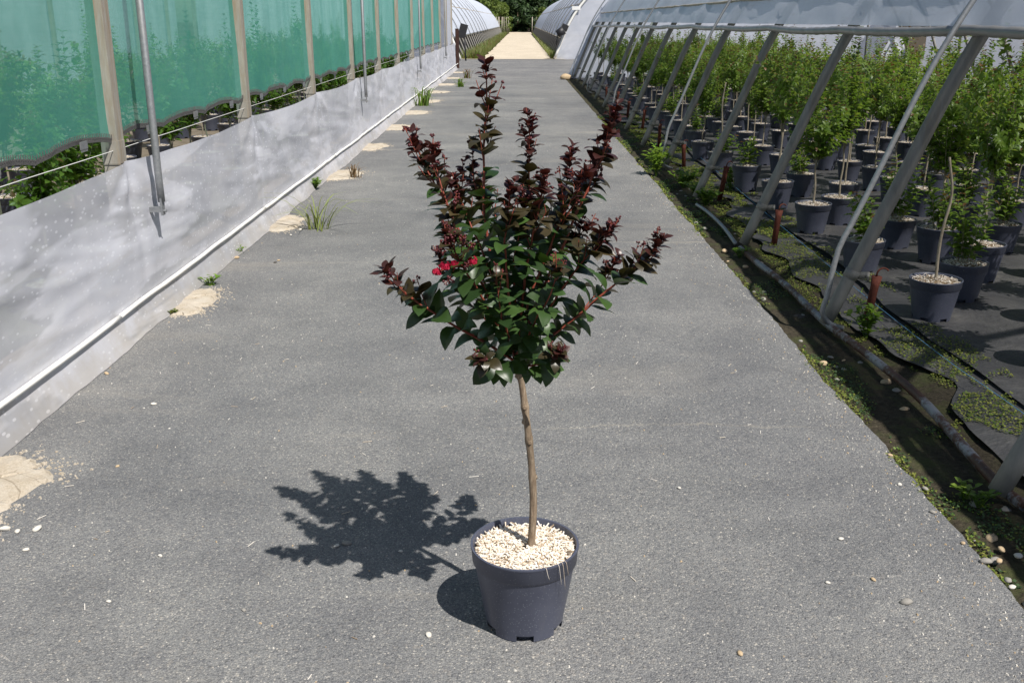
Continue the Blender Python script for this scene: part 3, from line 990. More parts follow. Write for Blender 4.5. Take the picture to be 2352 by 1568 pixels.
# wrapped end arch and end wall
mb = MB()
mb.tube([Vector((q.x - 0.05, 27.95, q.z)) for q in arch_curve[:30]], [0.11 - 0.0018 * i for i in range(30)], 12)
mb.build('wrapped_end_arch', M['wall_film'], tun)
mb = MB()
def endw(u, v):
    n = len(arch_curve)
    s = u * (n - 1); i = min(int(s), n - 2)
    p = arch_curve[i].lerp(arch_curve[i + 1], s - i)
    return (p.x, 27.9 + 0.03 * nz(p.x * 2, v * 6), 0.0 + p.z * v)
mb.grid(endw, 50, 16)
mb.build('end_film', M['wall_film'], tun)
# far side wall film with posts
mb = MB(); mb.grid(lambda u, v: (11.0 + 0.04 * nz(u * 40, v * 5), 12 + 15.8 * u, 0.02 + 1.9 * v), 50, 8)
mb.build('far_side_film', M['wall_film'], tun)
for k in range(7):
    mb = MB(); mb.tube([(8.4, 9.2 + 2.6 * k, 0), (8.4, 9.2 + 2.6 * k, 3.2)], 0.025, 8)
    mb.build('inner_post', M['arch'], tun)
# loose strip of film flapping at the far end of the batten
mb = MB(); mb.grid(lambda u, v: (2.26 - 0.10 * u + 0.02 * sin(v * 6), 27.2 - 0.35 * v * (1 - 0.5 * u), 1.86 - 0.03 * v - 0.30 * u + 0.05 * sin(u * 5)), 8, 8)
mb.build('torn_film', M['wall_film'], tun)

# red ground anchors by the arch feet
sm2 = MB()
sm2.tube([(0, 0, -0.05), (0.012, 0, 0.24), (0.014, 0, 0.30)], [0.021, 0.021, 0.027], 10)
sm2.tube([(0.012, 0, 0.30)] + [(0.012 + 0.030 * (1 - cos(a)) , 0.012 * sin(a * 0.5), 0.31 + 0.038 * sin(a)) for a in [0.3 * i for i in range(1, 9)]], 0.005, 6)
stake_me = sm2.mesh('ground_anchor', M['rust'])
for i, yy in enumerate(TY[1:12]):
    o = link('ground_anchor', stake_me, None, (1.80 + 0.02 * nz(i * 3.1), yy + 0.03, 0.0))
    o.rotation_euler = (R.uniform(-.08, .08), R.uniform(-.10, .10), R.uniform(-.4, .4))
    o.scale = (1, 1, R.uniform(0.85, 1.08))
    tag(o, 'rusty red ground anchor with hooked top at the foot of the %s arch' % ['nearest', 'first', 'second', 'third', 'fourth', 'fifth', 'sixth', 'seventh', 'eighth', 'ninth', 'tenth'][i], 'ground anchor', 'ground anchors along the tunnel arches')

# ground pipe, thin hose arc, cord
def gp(x, y, z=0.02):
    p = PZ(x, y, z); return p
pp = [PZ(2400, 1190, .03), PZ(2352, 1160, .03), PZ(2290, 1110, .03), PZ(2200, 1010, .03), PZ(2110, 910, .045), PZ(2020, 835, .04), PZ(1955, 785, .035), PZ(1890, 735, .03), PZ(1800, 650, .03), PZ(1735, 600, .028), PZ(1700, 570, .02)]
pp = [Vector((3.2 * 0 + 1.66, 1.6, 0.03))] + pp
mb = MB(); mb.tube(catmull(pp, 80), 0.019, 10)
tag(mb.build('ground_pipe', M['pipe']), 'rusty brown and grey steel pipe lying along the ground past the arch feet', 'pipe')
mb = MB(); mb.tube(catmull([PZ(1690, 560, .02), PZ(1660, 520, .025), PZ(1625, 487, .03), PZ(1600, 470, .02)], 20), 0.014, 8)
tag(mb.build('ground_pipe', M['galv']), 'short grey metal pipe lying beside the green weeds at the asphalt edge', 'pipe')
mb = MB(); mb.tube(catmull([Vector((2.02, 1.2, 0.07)), PZ(2352, 950, .07), PZ(2180, 830, .07), PZ(2000, 690, .06), PZ(1880, 590, .07), PZ(1760, 490, .07), PZ(1560, 320, .06)], 60), 0.0014, 5)
tag(mb.build('string_line', M['blue_cord']), 'thin blue string stretched low along the edge of the black fabric', 'string')

# ------------------------------------------------------------------ pots, mulch, plants
def pot_mesh(n=48, notch=True, detail=True):
    mb = MB()
    prof = [(0.100, 0.0), (0.1015, 0.018), (0.1285, 0.178), (0.1300, 0.182), (0.1345, 0.186), (0.1365, 0.222), (0.1390, 0.225), (0.1385, 0.229), (0.1330, 0.229), (0.1310, 0.220), (0.1250, 0.160)]
    def skip(i, j):
        a = j % (n // 6)
        return notch and i == 0 and a < max(1, round(n / 14.4))
    mb.lathe(prof, n, 0, skip)
    mb.lathe([(0.1005, 0.019), (0.06, 0.026), (0.001, 0.026)], n)
    if notch:
        mb.lathe([(0.082, 0.0), (0.082, 0.019), (0.1005, 0.019)], n)
    return mb

def chips(mb, r, z0, count, seed, lmin=0.008, lmax=0.028, dome=0.010, hole=0.0):
    rr = random.Random(seed)
    for _ in range(count):
        q = r * math.sqrt(rr.random()); a = rr.uniform(0, 2 * pi)
        if q < hole:
            continue
        L = rr.uniform(lmin, lmax) * (0.7 if rr.random() < .5 else 1)
        w = rr.uniform(0.0016, 0.0042); t = rr.uniform(0.001, 0.0026)
        rot = Matrix.Rotation(rr.uniform(0, pi), 3, 'Z') @ Matrix.Rotation(rr.gauss(0, 0.30), 3, 'Y') @ Matrix.Rotation(rr.uniform(-.6, .6), 3, 'X')
        z = z0 + dome * (1 - (q / r) ** 2) + rr.uniform(-0.001, 0.010) + 0.006 * nz(q * cos(a) * 22, q * sin(a) * 22, seed)
        mb.box((q * cos(a), q * sin(a), z), (L, w, t), rot)

def bed(r, z0, dome, n=24):
    mb = MB()
    prof = [(0.001, z0 + dome)] + [(r * k / 6, z0 + dome * (1 - (k / 6) ** 2)) for k in range(1, 7)]
    mb.lathe(prof, n)
    return mb

def leaf_mesh(L, Wd, curl, fold, seed, nl=7):
    rr = random.Random(seed)
    mb = MB()
    vs = []; fs = []
    tw = rr.uniform(-.25, .25)
    for i in range(nl):
        s = i / (nl - 1)
        w = Wd * (math.sin(pi * (s ** 0.82))) ** 0.85 * (1 if s < 1 else 0)
        if i == nl - 1: w = 0.0006
        if i == 0: w = 0.0008
        ang = curl * s
        x = L * (math.sin(ang) / curl if abs(curl) > 1e-3 else s)
        z = -L * ((1 - cos(ang)) / curl if abs(curl) > 1e-3 else 0)
        for j, t in enumerate((-1, -0.5, 0, 0.5, 1)):
            zz = z + abs(t) * w * fold - 0.10 * w * (abs(t) == 1) + 0.05 * w * sin(s * 9 + t * 2 + seed)
            yy = t * w * cos(fold * 0.5)
            yy2 = yy * cos(tw * s) ; zz2 = zz + yy * sin(tw * s)
            vs.append((x, yy2, zz2))
    for i in range(nl - 1):
        for j in range(4):
            fs.append((i * 5 + j, (i + 1) * 5 + j, (i + 1) * 5 + j + 1, i * 5 + j + 1))
    mb.add(vs, fs)
    return mb

def frame_leaf(p, d, up):
    d = d.normalized()
    z = up - d * up.dot(d)
    if z.length < 1e-4:
        z = Vector((0, 0, 1)) - d * d.z
    z.normalize()
    y = z.cross(d)
    m = Matrix(((d.x, y.x, z.x, p.x), (d.y, y.y, z.y, p.y), (d.z, y.z, z.z, p.z), (0, 0, 0, 1)))
    return m

# --- green nursery crowns ---------------------------------------------------
def small_leaf(mb, p, d, up, L, Wd, mi):
    d = d.normalized()
    z = up - d * up.dot(d)
    if z.length < 1e-4:
        return
    z.normalize(); y = z.cross(d)
    a = p + d * (L * .28) + y * (Wd * .85) + z * (Wd * .22)
    b = p + d * (L * .28) - y * (Wd * .85) + z * (Wd * .22)
    a2 = p + d * (L * .66) + y * (Wd * .80) + z * (Wd * .10)
    b2 = p + d * (L * .66) - y * (Wd * .80) + z * (Wd * .10)
    c1 = p + d * (L * .45) - z * (L * .01)
    tip = p + d * L - z * (L * .22)
    mb.add([p, a, c1, b, a2, b2, tip], [(0, 2, 1), (0, 3, 2), (1, 2, 4), (3, 5, 2), (2, 6, 4), (2, 5, 6)], mi)

def leafy_stem(mb, rr, pts, Lmax, node, red_tip, stem_r=0.0028, stem_mi=3, start=0.08):
    n = len(pts)
    mb.tube(pts, [stem_r * (1 - 0.75 * i / (n - 1)) for i in range(n)], 4, stem_mi, False)
    tot = sum((pts[i + 1] - pts[i]).length for i in range(n - 1))
    cnt = max(2, int(tot / node))
    az = rr.uniform(0, pi)
    for k in range(cnt):
        s = start + (1 - start) * (k + 0.5) / cnt
        u = s * (n - 1); i = min(int(u), n - 2); t = u - i
        p = pts[i].lerp(pts[i + 1], t)
        tg = (pts[i + 1] - pts[i]).normalized()
        u0 = tg.orthogonal().normalized(); w0 = tg.cross(u0)
        az += pi / 2 + rr.uniform(-.3, .3)
        for sd in (0, pi):
            ax = u0 * cos(az + sd) + w0 * sin(az + sd)
            ph = rr.uniform(0.25, 0.7)
            d = ax * cos(ph) + tg * sin(ph)
            L = Lmax * (1.0 - 0.45 * max(0, s - 0.5) * 2) * rr.uniform(0.75, 1.1)
            q = rr.random()
            mi = 2 if (s > 0.82 and rr.random() < red_tip) else (1 if q < 0.32 + 0.3 * s else 0)
            small_leaf(mb, p, d, tg + Vector((0, 0, .3)), L, L * 0.30, mi)

def crown_mesh(seed, zb=0.62, h=0.72, spread=0.26, nst=13, tall=1, red=0.3):
    rr = random.Random(seed)
    mb = MB()
    nst -= 3
    for k in range(nst):
        a = 2 * pi * k / nst + rr.uniform(-.3, .3)
        e = rr.uniform(0.15, 1.0)
        hh = h * rr.uniform(0.55, 0.95)
        if k < tall:
            e = 0.2; hh = h * rr.uniform(1.05, 1.3)
        r = spread * e * rr.uniform(.8, 1.15)
        p0 = Vector((0.01 * cos(a), 0.01 * sin(a), zb + rr.uniform(-.08, .04)))
        p3 = Vector((r * cos(a), r * sin(a), zb + hh * (1 - 0.28 * e)))
        p1 = Vector((r * .45 * cos(a), r * .45 * sin(a), zb + hh * .22))
        p2 = Vector((r * .85 * cos(a), r * .85 * sin(a), zb + hh * .58))
        pts = catmull([p0, p1, p2, p3], 10)
        leafy_stem(mb, rr, pts, 0.074, 0.032, red)
        for q in range(3):
            i = rr.randint(2, 7)
            b = pts[i]
            aa = a + rr.uniform(-1.6, 1.6)
            ln = rr.uniform(.10, .22)
            d = Vector((cos(aa), sin(aa), rr.uniform(.2, 1.1))).normalized()
            leafy_stem(mb, rr, [b, b + d * ln * .5, b + d * ln + Vector((0, 0, .02))], 0.066, 0.030, red, 0.0016)
    return mb.mesh('crown', [M['leaf_green'], M['leaf_light'], M['leaf_reddish'], M['pale_bark']])

def bush_mesh(seed, h=0.34):
    rr = random.Random(seed)
    mb = MB()
    for k in range(10):
        a = rr.uniform(0, 2 * pi); r = rr.uniform(.04, .17); hh = h * rr.uniform(.5, 1.1)
        p0 = Vector((0.03 * cos(a), 0.03 * sin(a), 0.21))
        p1 = Vector((r * .6 * cos(a), r * .6 * sin(a), .21 + hh * .55)); p2 = Vector((r * cos(a), r * sin(a), .21 + hh))
        leafy_stem(mb, rr, catmull([p0, p1, p2], 7), 0.074, 0.034, 0.35)
    return mb.mesh('crown', [M['leaf_green'], M['leaf_light'], M['leaf_reddish'], M['pale_bark']])

def trunk_mesh(seed, top=0.66, bend=0.02, r0=0.0085, mat='pale_bark', knots=False):
    rr = random.Random(seed)
    pts = []; rad = []
    n = 16
    for i in range(n):
        s = i / (n - 1)
        pts.append(Vector((bend * nz(s * 2.2, seed) * 2 * s, bend * nz(s * 2.2, seed + 9) * 2 * s, 0.16 + (top - 0.16) * s)))
        rad.append(r0 * (1 - .25 * s) * (1 + (0.3 * max(0, nz(s * 14, seed)) if knots else 0.1 * nz(s * 9, seed))))
    mb = MB(); mb.tube(pts, rad, 7)
    return mb.mesh('trunk', M[mat])

pot_lo = pot_mesh(30).mesh('pot', M['pot'])
mulch_lo = []
for s in range(3):
    b = bed(0.130, 0.208, 0.010, 18)
    nb = len(b.f)
    chips(b, 0.124, 0.210, 300, s + 5, 0.012, 0.034, 0.012)
    b.mi = [0] * nb + [1] * (len(b.f) - nb)
    mulch_lo.append(b.mesh('mulch', [M['compost'], M['chip']], False))
CROWNS = [crown_mesh(1), crown_mesh(2, .60, .78, .27, 14, 2, .35), crown_mesh(3, .66, .66, .25, 12, 0, .5), crown_mesh(4, .58, .80, .28, 15, 2, .25), crown_mesh(5, .64, .70, .24, 12, 1, .6), crown_mesh(6, .62, .84, .23, 11, 3, .2)]
BUSH = [bush_mesh(21, .34), bush_mesh(22, .26), bush_mesh(23, .46)]
TRUNKS = [trunk_mesh(1, .66, .012), trunk_mesh(2, .66, .022), trunk_mesh(3, .70, .015), trunk_mesh(4, .64, .028)]
BARE = [trunk_mesh(8, .90, .026, .0085, 'pale_bark', True), trunk_mesh(9, .98, .02, .009, 'pale_bark', True)]

def plant(x, y, label, group, kind='tree', z=0.03, scale=1.0, lean=None, idx=None, name='potted_tree'):
    i = R.randrange(100) if idx is None else idx
    e = thing(name, label, 'potted plant', (x, y, z), R.uniform(0, 6.28), group)
    e.scale = (scale, scale, scale * R.uniform(.90, 1.08))
    link('pot', pot_lo, e)
    mu = link('mulch', mulch_lo[i % 3], e)
    mu['kind'] = 'stuff'
    if kind == 'tree':
        link('trunk', TRUNKS[i % 4], e)
        c = link('crown', CROWNS[i % 6], e); c['kind'] = 'stuff'
        c.scale = (R.uniform(.8, 1.1), R.uniform(.8, 1.1), R.uniform(.92, 1.06)); c.rotation_euler = (0, 0, R.uniform(0, 6.28))
    elif kind == 'bare':
        link('trunk', BARE[i % 2], e)
        if i % 2:
            c = link('crown', BUSH[1], e); c['kind'] = 'stuff'
    elif kind == 'bush':
        c = link('crown', BUSH[i % 3], e); c['kind'] = 'stuff'
    elif kind == 'treebush':
        link('trunk', TRUNKS[i % 4], e)
        c = link('crown', CROWNS[i % 6], e); c['kind'] = 'stuff'
        c = link('basal_shoots', BUSH[i % 3], e); c['kind'] = 'stuff'
    return e

placed = []
front = [
    (2.16, 4.95, 'bare', 0, 'pot with a bare knobbly pale trunk and no leaves at the fabric edge'),
    (2.46, 5.32, 'bush', 2, 'pot of tall leafy green shoots behind the bare knobbly trunk'),
    (2.74, 5.72, 'tree', 3, 'potted tree with leafy crown just behind the bare trunk and its bushy neighbour'),
    (2.76, 4.85, 'tree', 0, 'potted tree beside the bare knobbly trunk, deeper in the tunnel'),
    (2.42, 4.18, 'tree', 2, 'potted tree standing closest to the open end of the front row'),
    (2.13, 5.97, 'bush', 0, 'pot with low green bush right behind the bent guide tube'),
    (2.57, 6.62, 'bush', 2, 'bushy pot in the second row behind the guide tube'),
    (2.16, 7.15, 'tree', 1, 'potted tree in the front row between the second and third arch'),
    (2.44, 7.45, 'tree', 5, 'potted tree next to the front row, level with the third arch'),
    (2.14, 8.10, 'tree', 2, 'front row potted tree just past the third arch'),
    (2.09, 9.00, 'bush', 1, 'pot with short yellowish shoots and no trunk in the front row'),
    (2.50, 8.70, 'treebush', 4, 'potted tree with leafy shoots at its foot behind the short yellowish one'),
    (2.08, 10.15, 'bare', 1, 'pot with a pale bare stick and low shoots past the bright green weed'),
    (2.08, 11.15, 'tree', 3, 'front row potted tree past the pale bare stick'),
]
for x, y, kd, ix, lab in front:
    plant(x, y, lab, None, kd, 0.036, .94, None, ix)
    placed.append((x, y))
ORD = ['first', 'second', 'third', 'fourth', 'fifth', 'sixth', 'seventh', 'eighth', 'ninth', 'tenth', 'eleventh', 'twelfth', 'thirteenth', 'fourteenth', 'fifteenth']
LOOK = ['one tall leader', 'two tall leading shoots', 'a rounded crown', 'a wide bushy crown', 'reddish shoot tips', 'several upright leaders']
G1 = 'potted trees packed in rows under the plastic tunnel'
cnt = 0
for ri in range(7):
    X = 2.20 + 0.50 * ri
    Y = 5.2 + 0.33 * (ri % 2) + (7.0 if ri == 0 else 0)
    while Y < 26.5:
        x = X + R.uniform(-.07, .07); y = Y + R.uniform(-.09, .09)
        Y += 0.64 if Y < 14 else 0.82
        if x > 0.56 * y + 0.55:
            continue
        if any((x - a) ** 2 + (y - b) ** 2 < 0.38 ** 2 for a, b in placed):
            continue
        if y > 23.5 and x < 3.2 and R.random() < .35:
            continue
        placed.append((x, y)); cnt += 1
        kd = 'tree' if R.random() < (.84 if y > 9 else .5) else 'treebush'
        ix = R.randrange(60)
        ai = max(0, round((y - 2.95) / 1.905))
        plant(x, y, 'potted tree with %s, %s row from the asphalt, level with %s arch' % (LOOK[ix % 6], ORD[ri], ORD[ai]), G1, kd, 0.036, R.uniform(.84, .94), None, ix)
G2 = 'potted trees inside the net-walled greenhouse'
cnt2 = 0
for ri in range(5):
    X = -2.55 - 0.62 * ri
    Y = 4.1 + 0.35 * (ri % 2)
    while Y < 24:
        x = X + R.uniform(-.12, .12); y = Y + R.uniform(-.12, .12)
        Y += 0.85 if ri < 2 else 1.15
        cnt2 += 1
        ix = R.randrange(60)
        bi = max(0, int((y - 2.5) / 2.5))
        plant(x, y, 'potted tree with %s behind the green net, %s row in, %s bay' % (LOOK[ix % 6], ORD[ri], ORD[bi]), G2, 'tree' if R.random() < .88 else 'treebush', -0.018, R.uniform(.95, 1.08), None, ix)
print('plants', cnt, cnt2)

# ------------------------------------------------------------------ the potted tree in front
TYC = 2.26
pot_c = Vector((0.026, TYC, 0.002))
tree = thing('potted_tree', 'potted standard tree with dark green and maroon leaves, red flowers, alone on the asphalt', 'potted tree', pot_c)
tree.name = 'flowering_potted_tree'
def loc(p):
    return Vector(p) - pot_c
po = sharp(link('pot', pot_mesh(72).mesh('pot', M['pot']), tree), 50)
po.rotation_euler = (0, 0, radians(18))
b = bed(0.130, 0.202, 0.006, 40)
mo = b.build('mulch_bed', M['compost'], tree)
b = MB(); chips(b, 0.124, 0.206, 3900, 77, 0.006, 0.024, 0.008, 0.010)
rr = random.Random(5)
for q in range(70):   # chips leaning on the rim and roots hanging over it
    a = rr.uniform(0, 2 * pi)
    b.box((0.119 * cos(a), 0.119 * sin(a), 0.214 + rr.uniform(0, .008)), (rr.uniform(.010, .022), .003, .002), Matrix.Rotation(a + rr.uniform(-.9, .9), 3, 'Z') @ Matrix.Rotation(rr.uniform(-.8, -.1), 3, 'Y'))
mu = b.build('mulch', M['chip'], tree, False); mu['kind'] = 'stuff'
b = MB()
for a, l in ((-0.95, .055), (-0.86, .072), (-0.78, .04), (-1.2, .03)):
    p0 = Vector((0.128 * cos(a), 0.128 * sin(a), 0.224)); p1 = Vector((0.141 * cos(a), 0.141 * sin(a), 0.232))
    b.tube(catmull([p0, p1, Vector((0.145 * cos(a + .02), 0.145 * sin(a + .02), 0.229 - l * .5)), Vector((0.143 * cos(a + .06), 0.143 * sin(a + .06), 0.229 - l))], 8), 0.0006, 4)
b.build('root_strands', M['chip'], tree)

tp = [PY(1219, 1268, TYC), PY(1221, 1240, TYC), PY(1225, 1160, TYC), PY(1222, 1085, TYC), PY(1215, 1010, TYC), PY(1207, 945, TYC), PY(1198, 880, TYC), PY(1190, 845, TYC), PY(1188, 815, TYC)]
tpath = catmull([loc(p) for p in tp], 60)
tr_ = []
for i in range(60):
    s = i / 59
    r = 0.0103 - 0.0030 * s + 0.0006 * nz(s * 14, 3)
    for kx, kw in ((0.03, .0022), (0.36, .0012), (0.50, .0022), (0.645, .0024), (0.80, .0026), (0.93, .002)):
        r += kw * math.exp(-((s - kx) / 0.018) ** 2)
    tr_.append(r)
mb = MB(); mb.tube(tpath, tr_, 14)
trunk = mb.build('trunk', M['bark'], tree)
for kx, aa in ((0.50, -1.4), (0.645, -1.6), (0.03, -1.0), (0.36, 0.1), (0.80, 3.0), (0.58, 3.0)):
    i = int(kx * 59); c = tpath[i]
    d = Vector((cos(aa), sin(aa), .25)).normalized()
    k = MB(); k.tube([c, c + d * 0.010, c + d * 0.0125, c + d * 0.0118], [.0085, .0062, .0050, .002], 9)
    k.build('knot', M['bark'], trunk)

LEAVES = []
for q in range(10):
    LEAVES.append(leaf_mesh(1.0, R.uniform(.27, .345), R.uniform(.3, 1.25), R.uniform(.10, .55), q, 7))
LM = {}
def leaf_me(i, mat):
    k = (i, mat)
    if k not in LM:
        LM[k] = LEAVES[i].mesh('leaf', M[mat])
    return LM[k]
leaf_items = []   # (branch, matrix, shape, mat)

bud_m = MB()
bs = bmesh.new(); bmesh.ops.create_icosphere(bs, subdivisions=1, radius=1.0)
bud_v = [v.co.copy() for v in bs.verts]; bud_f = [tuple(v.index for v in f.verts) for f in bs.faces]; bs.free()

def panicle(mb, rr, p, d, n, L):
    """short stalk set with round buds"""
    d = d.normalized()
    mb.tube([p, p + d * L], [.0014, .0008], 5, 0, False)
    u = d.orthogonal().normalized(); w = d.cross(u)
    for k in range(n):
        s = rr.uniform(.2, 1.05); a = rr.uniform(0, 6.28)
        off = rr.uniform(.004, .013) * (1.15 - .6 * s)
        c = p + d * L * s + (u * cos(a) + w * sin(a)) * off
        r = rr.uniform(.0022, .0042) * (1.1 - .35 * s)
        mb.tube([p + d * L * s * .9, c], .0006, 4, 0, False)
        mb.add([c + Vector((q.x * r, q.y * r, q.z * r * 1.1)) for q in bud_v], bud_f, 1)

TRR = random.Random(404)
def leaf_at(br, p, tg, ax, ph, L, mat):
    d = ax * cos(ph) + tg * sin(ph)
    up = tg * 0.75 + Vector((0, 0, .55)) + Vector((TRR.uniform(-.35, .35), TRR.uniform(-.35, .35), 0))
    m = frame_leaf(p, d, up)
    m = m @ Matrix.Rotation(TRR.uniform(-.35, .35), 4, 'X') @ Matrix.Diagonal((L, L * TRR.uniform(.88, 1.12), L, 1))
    leaf_items.append((br, m, TRR.randrange(10), mat))

def mat_for(s, maroon):
    s = s + TRR.uniform(-.07, .07) - .03
    if s > maroon + .22: return 'leaf_maroon'
    if s > maroon: return 'leaf_bronze'
    return 'leaf_dark'

LS = 1.12
def make_branch(pix, r0, Lmax, node, maroon=.62, twigs=5, buds=10, start=.06, tipbuds=True, tl=1.0):
    """pix: list of (x, y, dY) in photo pixels and metres behind the trunk"""
    pts = [loc(PY(x, y, TYC + dy)) for x, y, dy in pix]
    n = 28
    path = catmull(pts, n)
    for i in range(1, n):
        path[i] = path[i] + Vector((nz(i * .35, r0 * 900), nz(i * .35, 5), 0)) * 0.004
    mb = MB()
    mb.tube(path, [r0 * (1 - .72 * i / (n - 1)) for i in range(n)], 7)
    br = mb.build('branch', M['red_stem'], tree)
    tot = sum((path[i + 1] - path[i]).length for i in range(n - 1))
    cntn = int(tot / (node * .90))
    az = TRR.uniform(0, pi)
    bb = MB(); used = False
    for k in range(cntn):
        s = start + (1 - start) * (k + .5) / cntn
        u = s * (n - 1); i = min(int(u), n - 2); t = u - i
        p = path[i].lerp(path[i + 1], t)
        tg = (path[i + 1] - path[i]).normalized()
        u0 = tg.orthogonal().normalized(); w0 = tg.cross(u0)
        az += pi / 2 + TRR.uniform(-.35, .35)
        L = LS * Lmax * (0.85 + 0.35 * math.sin(pi * min(1, s * 1.2))) * (1 if s < .60 else 1 - .72 * (s - .60)) * (.62 + .38 * min(1, s / .50)) * TRR.uniform(.82, 1.12)
        for sd in (0, pi):
            if TRR.random() < (.34 if s > maroon else .16):
                continue
            ax = u0 * cos(az + sd) + w0 * sin(az + sd)
            leaf_at(br, p + ax * r0 * .5, tg, ax, TRR.uniform(.42, .90), L, mat_for(s, maroon))
        # side shoots with small leaves and buds in the upper half
        if s > maroon - .04 and TRR.random() < .85 * twigs / max(1, cntn * (1 - maroon)):
            aa = az + pi / 4 + TRR.uniform(-.5, .5)
            ax = u0 * cos(aa) + w0 * sin(aa)
            d = (tg * .85 + ax * .65 + Vector((0, 0, .35))).normalized()
            ln = tl * TRR.uniform(.05, .10) * max(.22, 1.5 * (1.08 - s))
            tw = [p, p + d * ln * .5, p + d * ln + Vector((0, 0, .012))]
            bb.tube(tw, [.0016, .0013, .0009], 5, 0, False); used = True
            tg2 = (tw[2] - tw[1]).normalized()
            a2 = TRR.uniform(0, 3)
            for q in range(2):
                pp_ = tw[0].lerp(tw[2], .35 + .3 * q)
                u2 = tg2.orthogonal().normalized(); w2 = tg2.cross(u2); a2 += pi / 2
                for sd in (0, pi):
                    ax2 = u2 * cos(a2 + sd) + w2 * sin(a2 + sd)
                    leaf_at(br, pp_, tg2, ax2, TRR.uniform(.5, .95), L * TRR.uniform(.65, .95) * (1 - .15 * q), mat_for(s + .06 + .05 * q, maroon))
            if TRR.random() < .6:
                panicle(bb, TRR, tw[2], tg2, max(3, buds // 2), .018)
    tg = (path[-1] - path[-3]).normalized()
    if tipbuds:
        panicle(bb, TRR, path[-3], tg, buds, .026); used = True
    # tip leaflets
    u0 = tg.orthogonal().normalized(); w0 = tg.cross(u0)
    for q in range(5):
        a = q * 2.4
        ax = u0 * cos(a) + w0 * sin(a)
        leaf_at(br, path[-1 - q // 2], tg, ax, TRR.uniform(.75, 1.15), Lmax * TRR.uniform(.42, .62), 'leaf_maroon' if maroon < .9 else 'leaf_bronze')
    if used:
        bb.build('bud_cluster', [M['red_stem'], M['bud']], br)['kind'] = 'stuff'
    return br, path

ND = .0235
B = []
B.append(make_branch([(1189, 835, 0), (1160, 700, .03), (1118, 540, .06), (1110, 400, .08), (1116, 260, .10), (1117, 142, .11)], .0048, .050, .0225, .62, 11, 4, .05, False, 1.7))
B.append(make_branch([(1190, 830, 0), (1205, 650, .08), (1218, 500, .14), (1214, 380, .17), (1217, 268, .19)], .0042, .048, ND, .55, 9, 12))
B.append(make_branch([(1190, 830, 0), (1196, 720, -.05), (1212, 600, -.08), (1232, 500, -.10), (1255, 395, -.10)], .0042, .048, ND, .58, 8, 10))
B.append(make_branch([(1192, 820, 0), (1235, 690, .02), (1295, 560, .05), (1350, 430, .06), (1392, 330, .06), (1420, 240, .06)], .0046, .050, .0215, .52, 14, 14))
B.append(make_branch([(1192, 830, 0), (1240, 740, -.04), (1300, 650, -.08), (1355, 580, -.10), (1404, 528, -.11)], .0038, .052, ND, .62, 7, 10))
B.append(make_branch([(1192, 838, 0), (1255, 780, -.01), (1340, 715, -.02), (1420, 645, -.02), (1483, 595, -.02), (1520, 552, -.02)], .0044, .052, .0230, .62, 9, 10))
B.append(make_branch([(1188, 835, 0), (1130, 795, -.06), (1060, 757, -.12), (990, 715, -.16), (926, 668, -.18), (886, 618, -.19)], .0042, .053, .0235, .62, 6, 10))
B.append(make_branch([(1188, 825, 0), (1130, 690, .03), (1070, 560, .06), (1015, 450, .07), (975, 380, .08), (948, 305, .08)], .0044, .050, .0225, .60, 10, 10, .06, True, 1.4))
B.append(make_branch([(1189, 830, 0), (1130, 700, -.06), (1070, 580, -.12), (1030, 480, -.12), (990, 345, -.10)], .0040, .048, ND, .58, 8, 14))
flw_b, flw_p = make_branch([(1188, 835, 0), (1140, 740, -.10), (1090, 655, -.17), (1055, 600, -.20), (1030, 545, -.22)], .0038, .052, ND, .80, 6, 16)
B.append((flw_b, flw_p))
B.append(make_branch([(1188, 842, 0), (1160, 835, -.10), (1130, 832, -.17), (1106, 825, -.22)], .0032, .052, .022, .80, 2, 6))
B.append(make_branch([(1192, 842, 0), (1225, 838, -.10), (1258, 830, -.17), (1284, 812, -.22)], .0032, .052, .022, .80, 2, 6))
B.append(make_branch([(1191, 825, 0), (1225, 680, .10), (1268, 540, .18), (1298, 430, .21), (1315, 338, .22)], .0038, .046, ND, .55, 8, 10))
B.append(make_branch([(1191, 832, 0), (1260, 775, .08), (1335, 715, .15), (1385, 650, .18), (1420, 590, .19)], .0036, .050, ND, .64, 6, 8))
B.append(make_branch([(1190, 825, 0), (1172, 690, .10), (1150, 570, .18), (1128, 470, .20), (1060, 400, .22)], .0036, .048, ND, .66, 6, 10))
B.append(make_branch([(1190, 838, 0), (1205, 790, -.09), (1228, 740, -.16), (1262, 680, -.22), (1280, 620, -.24)], .0034, .044, .022, .92, 2, 6, .06, False))
B.append(make_branch([(1190, 838, 0), (1170, 780, -.10), (1150, 715, -.18), (1140, 640, -.22)], .0034, .044, .022, .90, 2, 6, .06, False))
B.append(make_branch([(1190, 835, 0), (1140, 760, .08), (1080, 700, .15), (1035, 640, .18), (1010, 585, .19)], .0034, .050, ND, .72, 4, 8))
B.append(make_branch([(1190, 830, 0), (1225, 720, .05), (1268, 630, .10), (1310, 560, .13), (1352, 520, .14)], .0034, .050, ND, .64, 5, 8))
B.append(make_branch([(1190, 830, 0), (1186, 720, -.04), (1180, 620, -.08), (1195, 520, -.10), (1205, 455, -.10)], .0034, .050, ND, .70, 4, 10))

